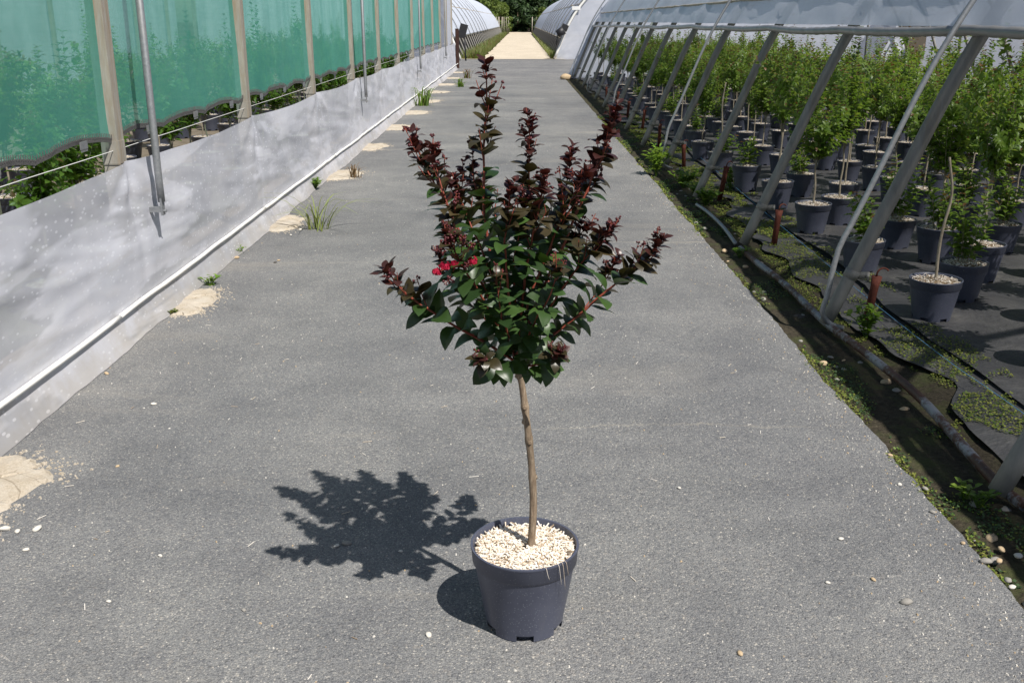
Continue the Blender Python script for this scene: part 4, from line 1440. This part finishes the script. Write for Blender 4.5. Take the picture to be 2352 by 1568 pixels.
B.append(make_branch([(1189, 832, 0), (1150, 690, -.04), (1100, 560, -.04), (1062, 470, -.02), (1040, 405, -.02)], .0036, .048, ND, .60, 7, 8))
B.append(make_branch([(1190, 830, 0), (1215, 690, -.02), (1262, 570, -.02), (1300, 480, -.02), (1345, 400, -.02)], .0036, .048, ND, .56, 8, 8))
B.append(make_branch([(1190, 830, 0), (1170, 690, -.10), (1160, 580, -.14), (1165, 500, -.15), (1172, 430, -.15)], .0034, .046, ND, .64, 5, 8))
B.append(make_branch([(1190, 830, 0), (1160, 640, .12), (1120, 520, .16), (1090, 420, .17), (1085, 330, .17)], .0034, .046, ND, .60, 6, 6))
B.append(make_branch([(1191, 830, 0), (1240, 640, .12), (1290, 520, .14), (1335, 440, .15), (1372, 380, .15)], .0034, .046, ND, .58, 7, 8))

# red flowers on the flowering branch
def flower(p, size, seed):
    rr = random.Random(seed)
    mb = MB()
    for k in range(7):
        a = 2 * pi * k / 7 + rr.uniform(-.3, .3); el = rr.uniform(-.3, .9)
        d = Vector((cos(a) * cos(el), sin(a) * cos(el) - .35, sin(el))).normalized()
        u = d.orthogonal().normalized(); w = d.cross(u)
        c = p + d * size * .62
        # crinkled petal disc
        n = 11
        vs = [c]
        for j in range(n):
            t = 2 * pi * j / n
            r = size * .42 * (1 + .22 * rr.uniform(-1, 1))
            vs.append(c + u * cos(t) * r + w * sin(t) * r + d * size * .16 * rr.uniform(-1, 1))
        mb.add(vs, [(0, 1 + j, 1 + (j + 1) % n) for j in range(n)])
        mb.tube([p, c], .0008, 4, 0, False)
    return mb.build('flower', M['petal'], flw_b, True)
for (x, y, s, dy) in ((1003, 626, .014, -.24), (1021, 612, .016, -.24), (1044, 608, .013, -.23), (1086, 599, .014, -.22)):
    flower(loc(PY(x, y, TYC + dy)), s, int(x))
bb = MB()
for (x, y, dy) in ((1030, 560, -.22), (1020, 582, -.23), (1062, 560, -.22), (1068, 605, -.22), (1075, 575, -.21), (1035, 635, -.23)):
    q = loc(PY(x, y, TYC + dy)); base = flw_p[20]
    bb.tube([base, base.lerp(q, .6) + Vector((0, 0, .006)), q], [.0016, .0012, .0009], 5, 0, False)
    panicle(bb, TRR, q, (q - base), 12, .022)
for (x, y, dy) in ((1003, 626, -.24), (1021, 612, -.24), (1044, 608, -.23), (1086, 599, -.22)):
    q = loc(PY(x, y, TYC + dy)); base = flw_p[19]
    bb.tube([base, base.lerp(q, .5) + Vector((0, 0, .004)), q], [.0016, .0012, .0009], 5, 0, False)
bb.build('bud_cluster', [M['red_stem'], M['bud']], flw_b)['kind'] = 'stuff'

# leaves: the 300 that show largest are parts, the rest one mass
def vis(it):
    m = it[1]
    sz = m.to_scale()[0]
    return sz * (1.0 - 0.9 * (m.translation.y))
order = sorted(range(len(leaf_items)), key=lambda i: -vis(leaf_items[i]))
single = set(order[:300])
rest = {}
fm = MB()
mats_rest = ['leaf_mix', 'leaf_bronze', 'leaf_maroon']
for i, (br, m, sh, mat) in enumerate(leaf_items):
    if i in single:
        o = link('leaf', leaf_me(sh, mat), br)
        o.matrix_basis = m
    else:
        src = LEAVES[sh]
        fm.add([m @ Vector(v) for v in src.v], src.f, {'leaf_dark': 0, 'leaf_bronze': 1, 'leaf_maroon': 2}[mat])
fo = fm.build('foliage', [M[k] for k in mats_rest], tree); fo['kind'] = 'stuff'
print('leaves', len(leaf_items))

# ------------------------------------------------------------------ pebbles, grit
def pebble_mesh(seed, mat):
    rr = random.Random(seed)
    bm = bmesh.new(); bmesh.ops.create_icosphere(bm, subdivisions=2, radius=1.0)
    for v in bm.verts:
        n = nz(v.co.x * 1.3 + seed, v.co.y * 1.3, v.co.z * 1.3) * .28
        v.co = v.co * (1 + n)
        v.co.x *= 1.0; v.co.y *= .72; v.co.z *= .45
    me = bpy.data.meshes.new('pebble'); bm.to_mesh(me); bm.free()
    me.materials.append(M[mat]); me.polygons.foreach_set('use_smooth', [True] * len(me.polygons))
    return me
PEB = {m: [pebble_mesh(s + 3 * i, m) for s in range(3)] for i, m in enumerate(('stone_white', 'stone_tan', 'stone_grey', 'stone_dark'))}
def pebble(p, r, mat, label, group, zb=0.0):
    o = link('pebble', PEB[mat][R.randrange(3)], None, (p.x, p.y, zb + r * .30))
    o.rotation_euler = (R.uniform(-.2, .2), R.uniform(-.2, .2), R.uniform(0, 6))
    o.scale = (r, r, r)
    return tag(o, label, 'stone', group)
names = {'stone_white': 'white', 'stone_tan': 'tan', 'stone_grey': 'grey', 'stone_dark': 'dark'}
for x, y, r, m in [(985, 1457, .011, 'stone_white'), (353, 928, .013, 'stone_white'), (245, 858, .013, 'stone_tan'), (543, 593, .022, 'stone_tan'), (640, 598, .011, 'stone_tan'), (632, 603, .012, 'stone_dark'),
                   (773, 1253, .010, 'stone_white'), (797, 1248, .014, 'stone_grey'), (920, 1265, .008, 'stone_white'), (1932, 1237, .010, 'stone_white'), (2125, 1122, .012, 'stone_grey'), (2066, 1112, .010, 'stone_white'),
                   (2142, 1176, .011, 'stone_grey'), (2080, 1383, .017, 'stone_grey'), (2264, 1290, .018, 'stone_grey'), (2212, 1247, .010, 'stone_tan'), (1901, 1337, .008, 'stone_white'), (2006, 1330, .009, 'stone_tan'),
                   (2300, 1262, .014, 'stone_tan'), (2338, 1277, .016, 'stone_white'), (2295, 1288, .012, 'stone_tan'), (2315, 1333, .015, 'stone_grey'), (2325, 1348, .013, 'stone_white'), (2045, 1045, .010, 'stone_tan'),
                   (40, 1220, .012, 'stone_white'), (12, 1215, .018, 'stone_white'), (85, 1215, .016, 'stone_white'), (60, 1262, .011, 'stone_white'), (270, 1070, .008, 'stone_tan'), (368, 1275, .008, 'stone_white'), (660, 525, .020, 'stone_dark'),
                   (690, 528, .016, 'stone_white'), (668, 540, .012, 'stone_white'), (250, 1380, .008, 'stone_white'), (560, 1400, .008, 'stone_grey'), (1560, 1120, .009, 'stone_white'), (1700, 1500, .010, 'stone_tan')]:
    pebble(PZ(x, y, .002), r, m, 'small rounded %s pebble lying loose on the grey asphalt' % names[m], 'loose %s pebbles on the asphalt' % names[m])
rr = random.Random(9)
for k in range(75):
    Y = 1.9 + 7.5 * rr.random() ** 1.4
    X = rr.uniform(edge_x(Y) + .03, 1.66)
    m = rr.choice(['stone_grey', 'stone_grey', 'stone_grey', 'stone_tan', 'stone_dark', 'stone_dark'])
    pebble(Vector((X, Y, 0)), rr.uniform(.010, .030), m, '%s pebble half sunk in the dirt between asphalt and pipe' % names[m], '%s pebbles in the dirt verge' % names[m], -0.018)
# grit: fine chips scattered on the road
mb = MB()
for k in range(3600):
    Y = 1.5 + 13 * rr.random() ** 1.8
    if rr.random() < .45:
        X = edge_x(Y) - abs(rr.gauss(0, .12))
    else:
        X = rr.uniform(-1.85, 1.35)
    if X < -1.85: continue
    s = rr.uniform(.0018, .0048)
    mb.box((X, Y, s * .35), (s * rr.uniform(.8, 2.0), s, s * .8), Matrix.Rotation(rr.uniform(0, 3), 3, 'Z'), rr.choice((0, 0, 1, 2, 2)), .6)
tag(mb.build('grit', [M['stone_white'], M['stone_tan'], M['stone_grey']], None, False), 'fine pale grit scattered over the asphalt', 'grit', None, 'stuff')
# straw bits
mb = MB()
for k in range(70):
    Y = rr.uniform(1.6, 5); X = rr.uniform(-1.8, 1.3)
    mb.box((X, Y, .003), (rr.uniform(.012, .035), .0015, .0012), Matrix.Rotation(rr.uniform(0, 3), 3, 'Z'))
tag(mb.build('straw_bits', M['chip'], None, False), 'short pale straw bits strewn on the asphalt', 'straw', None, 'stuff')

# ------------------------------------------------------------------ moss and weeds
mb = MB()
rr = random.Random(15)
k = 0
while k < 60000:
    Y = 1.9 + 15 * rr.random() ** 1.5
    x0 = edge_x(Y)
    X = rr.uniform(x0 - .02, 2.16)
    dn = nz(X * 3.2, Y * 1.7, 4.0) + .55 * nz(X * 8, Y * 7, 2.0)
    inside = X > 1.64
    if dn < (-.06 if inside else (-.12 if X < x0 + .05 else .16)) + (.25 if X > 2.0 else 0):
        k += 0.2; continue
    s = rr.uniform(.006, .013) * (1 if Y < 7 else 1.5)
    zb = surf_z(X, Y) + rr.uniform(.001, .013)
    a = rr.uniform(0, 6.28)
    d = Vector((cos(a), sin(a), rr.uniform(-.1, .8))).normalized(); sd = Vector((-sin(a), cos(a), rr.uniform(-.3, .3)))
    p = Vector((X, Y, zb))
    mb.add([p - sd * s * .1, p + d * s * .5 - sd * s * .45, p + d * s, p + d * s * .5 + sd * s * .45], [(0, 1, 2, 3)], (0 if rr.random() < .8 else 1) if inside or X < x0 + .035 else (0 if rr.random() < .12 else (1 if rr.random() < .2 else 2)))
    k += 1
tag(mb.build('moss', [M['moss'], M['leaf_green'], M['far_leaf']], None, False), 'low yellowish green moss creeping over fabric edge and dirt', 'moss', None, 'stuff')

def leaf_weed(name, loc_, h, n, Ll, label, mat='weed', width=.22, spread=.5, cat='weed'):
    rr = random.Random(int(loc_.x * 1000) + int(loc_.y * 77))
    mb = MB()
    for k in range(n):
        a = rr.uniform(0, 6.28); r = h * spread * rr.uniform(.2, 1)
        tip = Vector((r * cos(a), r * sin(a), h * rr.uniform(.55, 1)))
        pts = catmull([Vector((0, 0, -.02)), tip * .5 + Vector((0, 0, h * .1)), tip], 7)
        mb.tube(pts, .0022, 4, 1, False)
        cn = max(4, int(h / (Ll * .30)))
        for q in range(cn):
            s = .2 + .8 * q / (cn - 1); i = min(int(s * 6), 5)
            p = pts[i].lerp(pts[i + 1], s * 6 - i)
            b = rr.uniform(0, 6.28)
            d = Vector((cos(b), sin(b), rr.uniform(.2, .9)))
            small_leaf(mb, p, d, Vector((0, 0, 1)), Ll * rr.uniform(.7, 1.1), Ll * width, 0)
    o = mb.build(name, [M[mat], M['leaf_green']], None, True, loc_)
    return tag(o, label, cat)

def grass_tuft(name, loc_, h, n, label, mats=('grass', 'dry'), sp=.35, w=.006):
    rr = random.Random(int(loc_.y * 991))
    mb = MB()
    for k in range(n):
        a = rr.uniform(0, 6.28); b0 = Vector((rr.gauss(0, h * .18), rr.gauss(0, h * .18), -.01))
        out = Vector((cos(a), sin(a), 0))
        hh = h * rr.uniform(.45, 1.05); l = hh * sp * rr.uniform(.3, 2.0)
        pts = catmull([b0, b0 + Vector((0, 0, hh * .5)) + out * l * .2, b0 + Vector((0, 0, hh * .92)) + out * l * .6, b0 + Vector((0, 0, hh * rr.uniform(.65, .95))) + out * l * 1.25], 8)
        sd = Vector((-sin(a), cos(a), 0))
        vs = []
        for i, p in enumerate(pts):
            ww = w * rr.uniform(.8, 1.2) * (1 - (i / 7.0) ** 2 * .92)
            vs += [p - sd * ww, p + out * ww * .35 * 0 + Vector((0, 0, -ww * .4)), p + sd * ww]
        fs = []
        for i in range(7):
            for j in range(2):
                fs.append((i * 3 + j, i * 3 + j + 1, (i + 1) * 3 + j + 1, (i + 1) * 3 + j))
        mb.add(vs, fs, 0 if rr.random() < .8 else 1)
    o = mb.build(name, [M[m] for m in mats], None, True, loc_)
    return tag(o, label, 'weed')

grass_tuft('grass_tuft', PZ(728, 525), .27, 30, 'tall pale green grass tuft growing from cracked concrete by the skirt', ('pale_grass', 'grass'), .85, .0055)
grass_tuft('grass_tuft', PZ(972, 243), .38, 40, 'bright green grass tuft at the skirt foot far down the lane', ('weed', 'grass'), .45, .014)
grass_tuft('grass_tuft', PZ(1058, 200), .22, 30, 'small green grass tuft near the end of the greenhouse wall', ('weed', 'grass'), .5, .014)
grass_tuft('dry_weed', PZ(815, 408), .17, 22, 'dry brown weed stub standing on a tan concrete patch', ('dry', 'dry'), .6, .005)
grass_tuft('dry_weed', PZ(1073, 180), .28, 26, 'dry brown weed on the asphalt near the dark steel post', ('dry', 'grass'), .4, .012)
leaf_weed('creeping_weed', PZ(483, 655), .05, 9, .035, 'flat green and reddish weed at the edge of a concrete patch', 'weed', .28, 1.1)
leaf_weed('creeping_weed', PZ(722, 436), .11, 12, .05, 'low green leafy weed tucked under the skirt hem', 'leaf_green', .25, 1.0)
leaf_weed('creeping_weed', PZ(548, 583), .05, 6, .03, 'tiny green weed beside a tan stone at the skirt hem', 'weed', .28, 1.0)
leaf_weed('creeping_weed', PZ(400, 722), .03, 8, .025, 'sparse tiny weed along the crack of a concrete patch', 'grass', .25, 1.2)
leaf_weed('leafy_weed', PZ(1507, 402), .33, 15, .085, 'bright green bushy weed with narrow leaves at the asphalt edge', 'weed', .13, .45)
leaf_weed('leafy_weed', PZ(1990, 775), .16, 8, .045, 'green broad-leaved weed growing by the ground pipe and a red anchor', 'leaf_green', .33, .7)
leaf_weed('leafy_weed', PZ(1678, 440), .22, 8, .06, 'upright green weed in front of the short yellowish pot', 'leaf_light', .28, .35)
leaf_weed('leafy_weed', PZ(1620, 470), .13, 16, .05, 'dark green low weed patch between asphalt and grey pipe', 'leaf_green', .33, 1.1)
leaf_weed('leafy_weed', PZ(1570, 430), .16, 18, .05, 'dark green weed patch next to the bright bushy weed', 'leaf_green', .33, 1.1)
leaf_weed('leafy_weed', PZ(1600, 450), .12, 14, .05, 'dark green leafy weeds at an arch foot beside the asphalt', 'leaf_green', .33, 1.2)
leaf_weed('leafy_weed', PZ(2215, 1140), .05, 5, .030, 'tiny seedling with round leaves in the dirt near an arch foot', 'leaf_light', .40, .8)
leaf_weed('leafy_weed', PZ(2250, 1160), .045, 6, .030, 'tiny dark seedling rosette in the dirt beside an arch foot', 'leaf_green', .36, 1.0)
leaf_weed('leafy_weed', PZ(2100, 705), .06, 10, .032, 'low light green weed by the pot with the bare knobbly trunk', 'leaf_light', .36, 1.2)
leaf_weed('leafy_weed', PZ(1700, 590), .06, 8, .035, 'small dark weed where the grey pipe ends', 'leaf_green', .36, 1.2)

# ------------------------------------------------------------------ the far end: post, tunnels, hedges, trees
mb = MB()
mb.box((0, 0, .62), (.12, .012, 1.24)); mb.box((0, -.055, .62), (.10, .012, 1.24)); mb.box((0, .055, .62), (.10, .012, 1.24)); mb.box((0, 0, 1.246), (.13, .13, .010))
o = mb.build('steel_post', M['brown_steel'], None, False, PZ(1051, 157))
tag(o, 'dark brown steel post standing at the end of the greenhouse wall', 'post')

def far_tunnel(name, label, side, Y0, Y1, baseX, skew, curtain_z):
    t = thing(name, label, 'greenhouse', (0, 0, 0))
    def sec(i):
        p = arch_curve[i]
        return Vector(((p.x - 1.585) * side, 0, p.z))
    n = len(arch_curve)
    def place(p, Y):
        return Vector((baseX + p.x + skew * (Y - Y0), Y, p.z))
    i0 = 6
    ny = 150
    def fn(u, v):
        s = i0 + (n - 1 - 2 * i0) * u; i = min(int(s), n - 2)
        p = sec(i).lerp(sec(i + 1), s - i)
        Y = Y0 + (Y1 - Y0) * v
        ph = ((Y - Y0) / 2.0) % 1.0
        nn = (p - Vector((4.615 * side, 0, .6))); nn.y = 0; nn.normalize()
        q = place(p + nn * .055, Y)
        q.z += -.012 * sin(pi * ph) + .012 * nz(u * 20, Y * 1.3)
        return q
    mb = MB(); mb.grid(fn, 36, 300); mb.build('film_cover', M['far_film'], t)
    Y = Y0
    am = MB(); am.tube([Vector((sec(i).x, 0, sec(i).z)) for i in range(0, n, 2)], .035, 6)
    ame = am.mesh('arch', M['arch'])
    om = MB(); om.tube([Vector((sec(i).x - .10 * side * (1 - i / 34), 0, sec(i).z + .05)) for i in range(5, 36, 2)], .022, 5)
    ome = om.mesh('guide_tube', M['galv'])
    while Y < Y1 - .1:
        link('arch', ame, t, (baseX + skew * (Y - Y0), Y + .02, 0))
        if int((Y - Y0) / 2.0) % 2 == 0 and Y < Y0 + 40:
            link('guide_tube', ome, t, (baseX + skew * (Y - Y0), Y + .02, 0))
        Y += 2.0
    # curtain roll
    mb = MB(); pr = sec(i0)
    mb.tube([place(pr, Y0 + (Y1 - Y0) * k / 60) + Vector((-.03 * side, 0, .03 * nz(k * .7))) for k in range(61)], .04, 6)
    mb.build('film_roll', M['wrap_film'], t)
    # seam line higher up
    mb = MB(); pr = sec(15)
    mb.tube([place(pr, Y0 + (Y1 - Y0) * k / 90) + Vector((-.05 * side, 0, .06 * nz(k * 2.7))) for k in range(91)], .03, 5)
    mb.build('seam_batten', M['concrete'], t)
    # gable film with pale edge tube
    def ge(u, v):
        s = u * (n - 1); i = min(int(s), n - 2)
        p = sec(i).lerp(sec(i + 1), s - i)
        return (baseX + p.x, Y0 - .02 + .03 * nz(p.x * 3, v * 14), p.z * v)
    mb = MB(); mb.grid(ge, 40, 14); mb.build('gable_film', M['wall_film'], t)
    mb = MB(); mb.tube([Vector((baseX + sec(i).x, Y0 - .07, sec(i).z)) for i in range(0, n, 2)], .05, 8)
    mb.build('gable_arch', M['white_pvc'], t)
    # far gable
    mb = MB(); mb.grid(lambda u, v: place(sec(min(int(u * (n - 1)), n - 1)), Y1) * 1.0 - Vector((0, 0, sec(min(int(u * (n - 1)), n - 1)).z * (1 - v))), 30, 6)
    mb.build('gable_film', M['wall_film'], t)
    # inner ground wall: planting visible behind the legs as dark mass
    return t
far_tunnel('polytunnel', 'long far plastic tunnel on the right of the gravel path with pale gable film', 1, 42.2, 118, 1.62, .004, .8)
far_tunnel('polytunnel', 'long low far plastic tunnel on the left of the gravel path behind the greenhouse', -1, 41.0, 118, -2.16, .010, .8)
# black control box on the left far tunnel, and fan motor on the right one
bx = thing('control_box', 'black tilted box on a stand in front of the left far tunnel', 'box', (-2.03, 40.4, 0))
mb = MB(); mb.box((0, 0, 1.12), (.30, .06, .52), Matrix.Rotation(radians(16), 3, 'Y')); mb.box((0, .05, 1.12), (.20, .06, .40), Matrix.Rotation(radians(16), 3, 'Y'))
mb.build('box', M['black_plastic'], bx, False)
mb = MB(); mb.tube([(.10, .05, -.02), (.06, .05, .85)], .03, 8); mb.build('stand', M['black_plastic'], bx)
fx = thing('motor_unit', 'black motor unit fixed to the gable arch of the right far tunnel', 'motor', (1.86, 42.0, 0))
mb = MB(); mb.tube([(-.16, -.14, .98), (.10, -.16, 1.14)], [.15, .17], 12); mb.build('housing', M['black_plastic'], fx)
mb = MB(); mb.box((.14, -.12, 1.24), (.26, .20, .24), Matrix.Rotation(.4, 3, 'Y')); mb.build('gearbox', M['black_plastic'], fx, False)
mb = MB(); mb.tube([(-.14, -.10, .92), (-.20, -.06, .55)], .02, 6); mb.build('cable', M['black_plastic'], fx)
o = MB(); o.box((0, 0, 0), (.34, .02, .14)); o.box((0, .02, -.02), (.06, .03, .10))
o = o.build('sign_plate', M['white_board'], None, False, (2.46, 42.08, 1.98)); tag(o, 'small white number plate on the gable arch of the right far tunnel', 'sign')
# sandbag stone at the corner of the near tunnel
o = link('corner_stone', PEB['stone_tan'][1], None, (1.36, 27.5, .06)); o.scale = (.15, .15, .20)
tag(o, 'tan rubble stone at the far corner of the near tunnel', 'stone')

# grass verges of the gravel path
mb = MB()
rr = random.Random(3)
for side in (-1, 1):
    for k in range(9000):
        Y = 42.3 + 75 * rr.random() ** 1.7
        sh = .006 * (Y - 42)
        X = (-1.38 + sh - abs(rr.gauss(0, .34))) if side < 0 else (1.50 + sh + abs(rr.gauss(0, .20)))
        if side < 0 and X < -2.5: continue
        h = rr.uniform(.10, .46) * (1 if side < 0 else .8); a = rr.uniform(0, 6.28); w = rr.uniform(.012, .03)
        p = Vector((X, Y, -.03)); tip = p + Vector((cos(a) * h * .5, sin(a) * h * .5, h)); sd = Vector((cos(a + 1.5) * w, sin(a + 1.5) * w, 0))
        mb.add([p - sd, p + sd, tip], [(0, 1, 2)], 0 if rr.random() < .65 else (1 if rr.random() < .6 else 2))
tag(mb.build('verge_grass', [M['grass'], M['weed'], M['dry']], None, False), 'rough green and straw grass strips along the gravel path', 'grass', None, 'stuff')

# trees far behind
def tree_crown(seed, rx, ry, h, zb, nleaf, lsize, shape, mat):
    rr = random.Random(seed)
    mb = MB()
    cl = []
    for k in range(46):
        s = rr.random(); a = rr.uniform(0, 6.28)
        if shape == 'cone':
            r = (1 - s) ** .8 * .95 + .05; rad = .16 + .22 * (1 - s)
        else:
            r = math.sin(pi * (.12 + .80 * s)) * rr.uniform(.5, 1); rad = rr.uniform(.16, .32)
        cl.append((Vector((cos(a) * r * rx * .8, sin(a) * r * ry * .8, zb + s * h)), rad * rx))
    for k in range(nleaf):
        c, rad = cl[rr.randrange(len(cl))]
        d = Vector((rr.gauss(0, 1), rr.gauss(0, 1), rr.gauss(0, 1))).normalized()
        p = c + d * rad * rr.uniform(.6, 1.08) * Vector((1, 1, .75)).length / 1.6
        n = (d + Vector((rr.uniform(-.6, .6), rr.uniform(-.6, .6), rr.uniform(-.2, .8)))).normalized()
        u = n.orthogonal().normalized(); w = n.cross(u)
        s = lsize * rr.uniform(.5, 1.3)
        mb.add([p - u * s, p - w * s * .5, p + u * s, p + w * s * .5], [(0, 1, 2, 3)])
    return mb.mesh('crown', M[mat], False)
def trunk_far(h, r):
    mb = MB(); mb.tube([(0, 0, -.2), (.1, 0, h * .5), (0, .1, h)], [r, r * .7, r * .25], 8)
    for k in range(5):
        a = k * 1.3; z = h * (.35 + .1 * k)
        mb.tube([(0, 0, z), (cos(a) * h * .14, sin(a) * h * .14, z + h * .12)], [r * .35, r * .1], 6)
    return mb.mesh('trunk', M['bark'])
C_OAK = [tree_crown(1, 4.2, 4.2, 8.5, 1.2, 5200, .30, 'round', 'far_leaf'), tree_crown(2, 4.8, 4.2, 9.5, .8, 5600, .30, 'round', 'far_leaf')]
C_SPR = [tree_crown(3, 3.4, 3.4, 11.5, .5, 5200, .28, 'cone', 'far_leaf_blue'), tree_crown(4, 3.0, 3.0, 13.0, .3, 5200, .28, 'cone', 'far_leaf')]
C_SHR = [tree_crown(5, 1.1, 1.1, 2.6, .2, 2400, .12, 'round', 'far_leaf_light'), tree_crown(6, 1.8, 1.6, 4.2, .3, 3400, .16, 'round', 'far_leaf_light'), tree_crown(7, 2.6, 2.4, 3.8, .0, 3600, .2, 'round', 'far_leaf')]
T1 = trunk_far(7, .26); T2 = trunk_far(2.6, .07)
def far_tree(x, y, crown, trunk, s, name, label, group):
    e = thing(name, label, 'tree', (x, y, 0), R.uniform(0, 6.28), group)
    e.scale = (s, s, s)
    link('trunk', trunk, e)
    c = link('crown', crown, e); c['kind'] = 'stuff'
for x, y, i, s in [(-13, 128, 0, 1.1), (-8.6, 132, 1, 1.15), (-4.3, 139, 0, 1.1), (-.3, 150, 1, 1.2), (4.4, 152, 0, 1.15), (15, 134, 1, 1.1), (-17.5, 134, 1, 1.1), (20, 132, 0, 1.15), (1.6, 160, 0, 1.3)]:
    far_tree(x, y, C_OAK[i], T1, s, 'broadleaf_tree', 'dense dark green tree behind the far plastic tunnels', 'dark broadleaf trees behind the tunnels')
for x, y, i, s in [(8.2, 141, 0, 1.05), (11.6, 138, 0, 1.1), (6.0, 147, 0, 1.1), (-11, 142, 1, 1.1), (-6.2, 146, 1, 1.15)]:
    far_tree(x, y, C_SPR[i], T1, s, 'conifer_tree', 'dark bluish conifer behind the far plastic tunnels', 'dark conifers behind the tunnels')
for x, y, i, s in [(-3.0, 116, 1, 1.0), (-4.8, 122, 1, 1.3), (-1.8, 121.5, 0, 1.2), (-1.3, 126, 0, 1.2), (-7.5, 123, 1, 1.35), (3.2, 121, 0, 1.0)]:
    far_tree(x, y, C_SHR[i], T2, s, 'shrub', 'light yellow green shrub at the far end of the gravel path', 'light shrubs at the end of the gravel path')
for x, y, i, s in [(0.3, 146, 2, 1.1), (3.4, 144, 2, 1.2), (-3.3, 145, 2, 1.2), (6.6, 137, 2, 1.2)]:
    far_tree(x, y, C_SHR[i], T2, s, 'shrub', 'dark low bush under the trees beyond the gravel path', 'dark bushes beyond the gravel path')
# vine stakes at the far end of the path
for k in range(9):
    mb = MB(); mb.tube([(0, 0, -.1), (.02, 0, 1.9)], .035, 6)
    o = mb.build('stake', M['post'], None, True, (-2.0 + .16 * k, 112 + 1.4 * k, 0)); o.rotation_euler = (R.uniform(-.05, .05), R.uniform(-.05, .05), 0)
    tag(o, 'slim grey stake beside the gravel path beyond the left tunnel', 'stake', 'stakes at the end of the left tunnel')
for k in range(2):
    mb = MB(); mb.tube([(0, 0, -.1), (.02, 0, 1.9)], .06, 6)
    o = mb.build('stake', M['post'], None, True, (1.95 + .5 * k, 119 + 2 * k, 0))
    tag(o, 'slim grey stake beside the gravel path beyond the right tunnel', 'stake', 'stakes at the end of the right tunnel')

# things stored inside the tunnel's far right corner
rk = thing('red_rack', 'red metal rack standing deep inside the near tunnel', 'rack', (8.9, 14.2, 0))
for z in (.55, .95, 1.32):
    mb = MB(); mb.box((0, 0, z), (1.3, .5, .06)); mb.build('shelf', M['red_paint'], rk, False)
for sx in (-.62, .62):
    for sy in (-.22, .22):
        mb = MB(); mb.box((sx, sy, .72), (.05, .05, 1.44)); mb.build('leg', M['red_paint'], rk, False)
pl = thing('panel_stack', 'dark panels leaning beside the red rack inside the near tunnel', 'panel', (10.2, 13.6, 0))
for k in range(3):
    mb = MB(); mb.box((.22 * k, .1 * k, .70), (.9, .04, 1.40), Matrix.Rotation(.12, 3, 'X')); mb.build('panel', M['black_plastic'], pl, False)
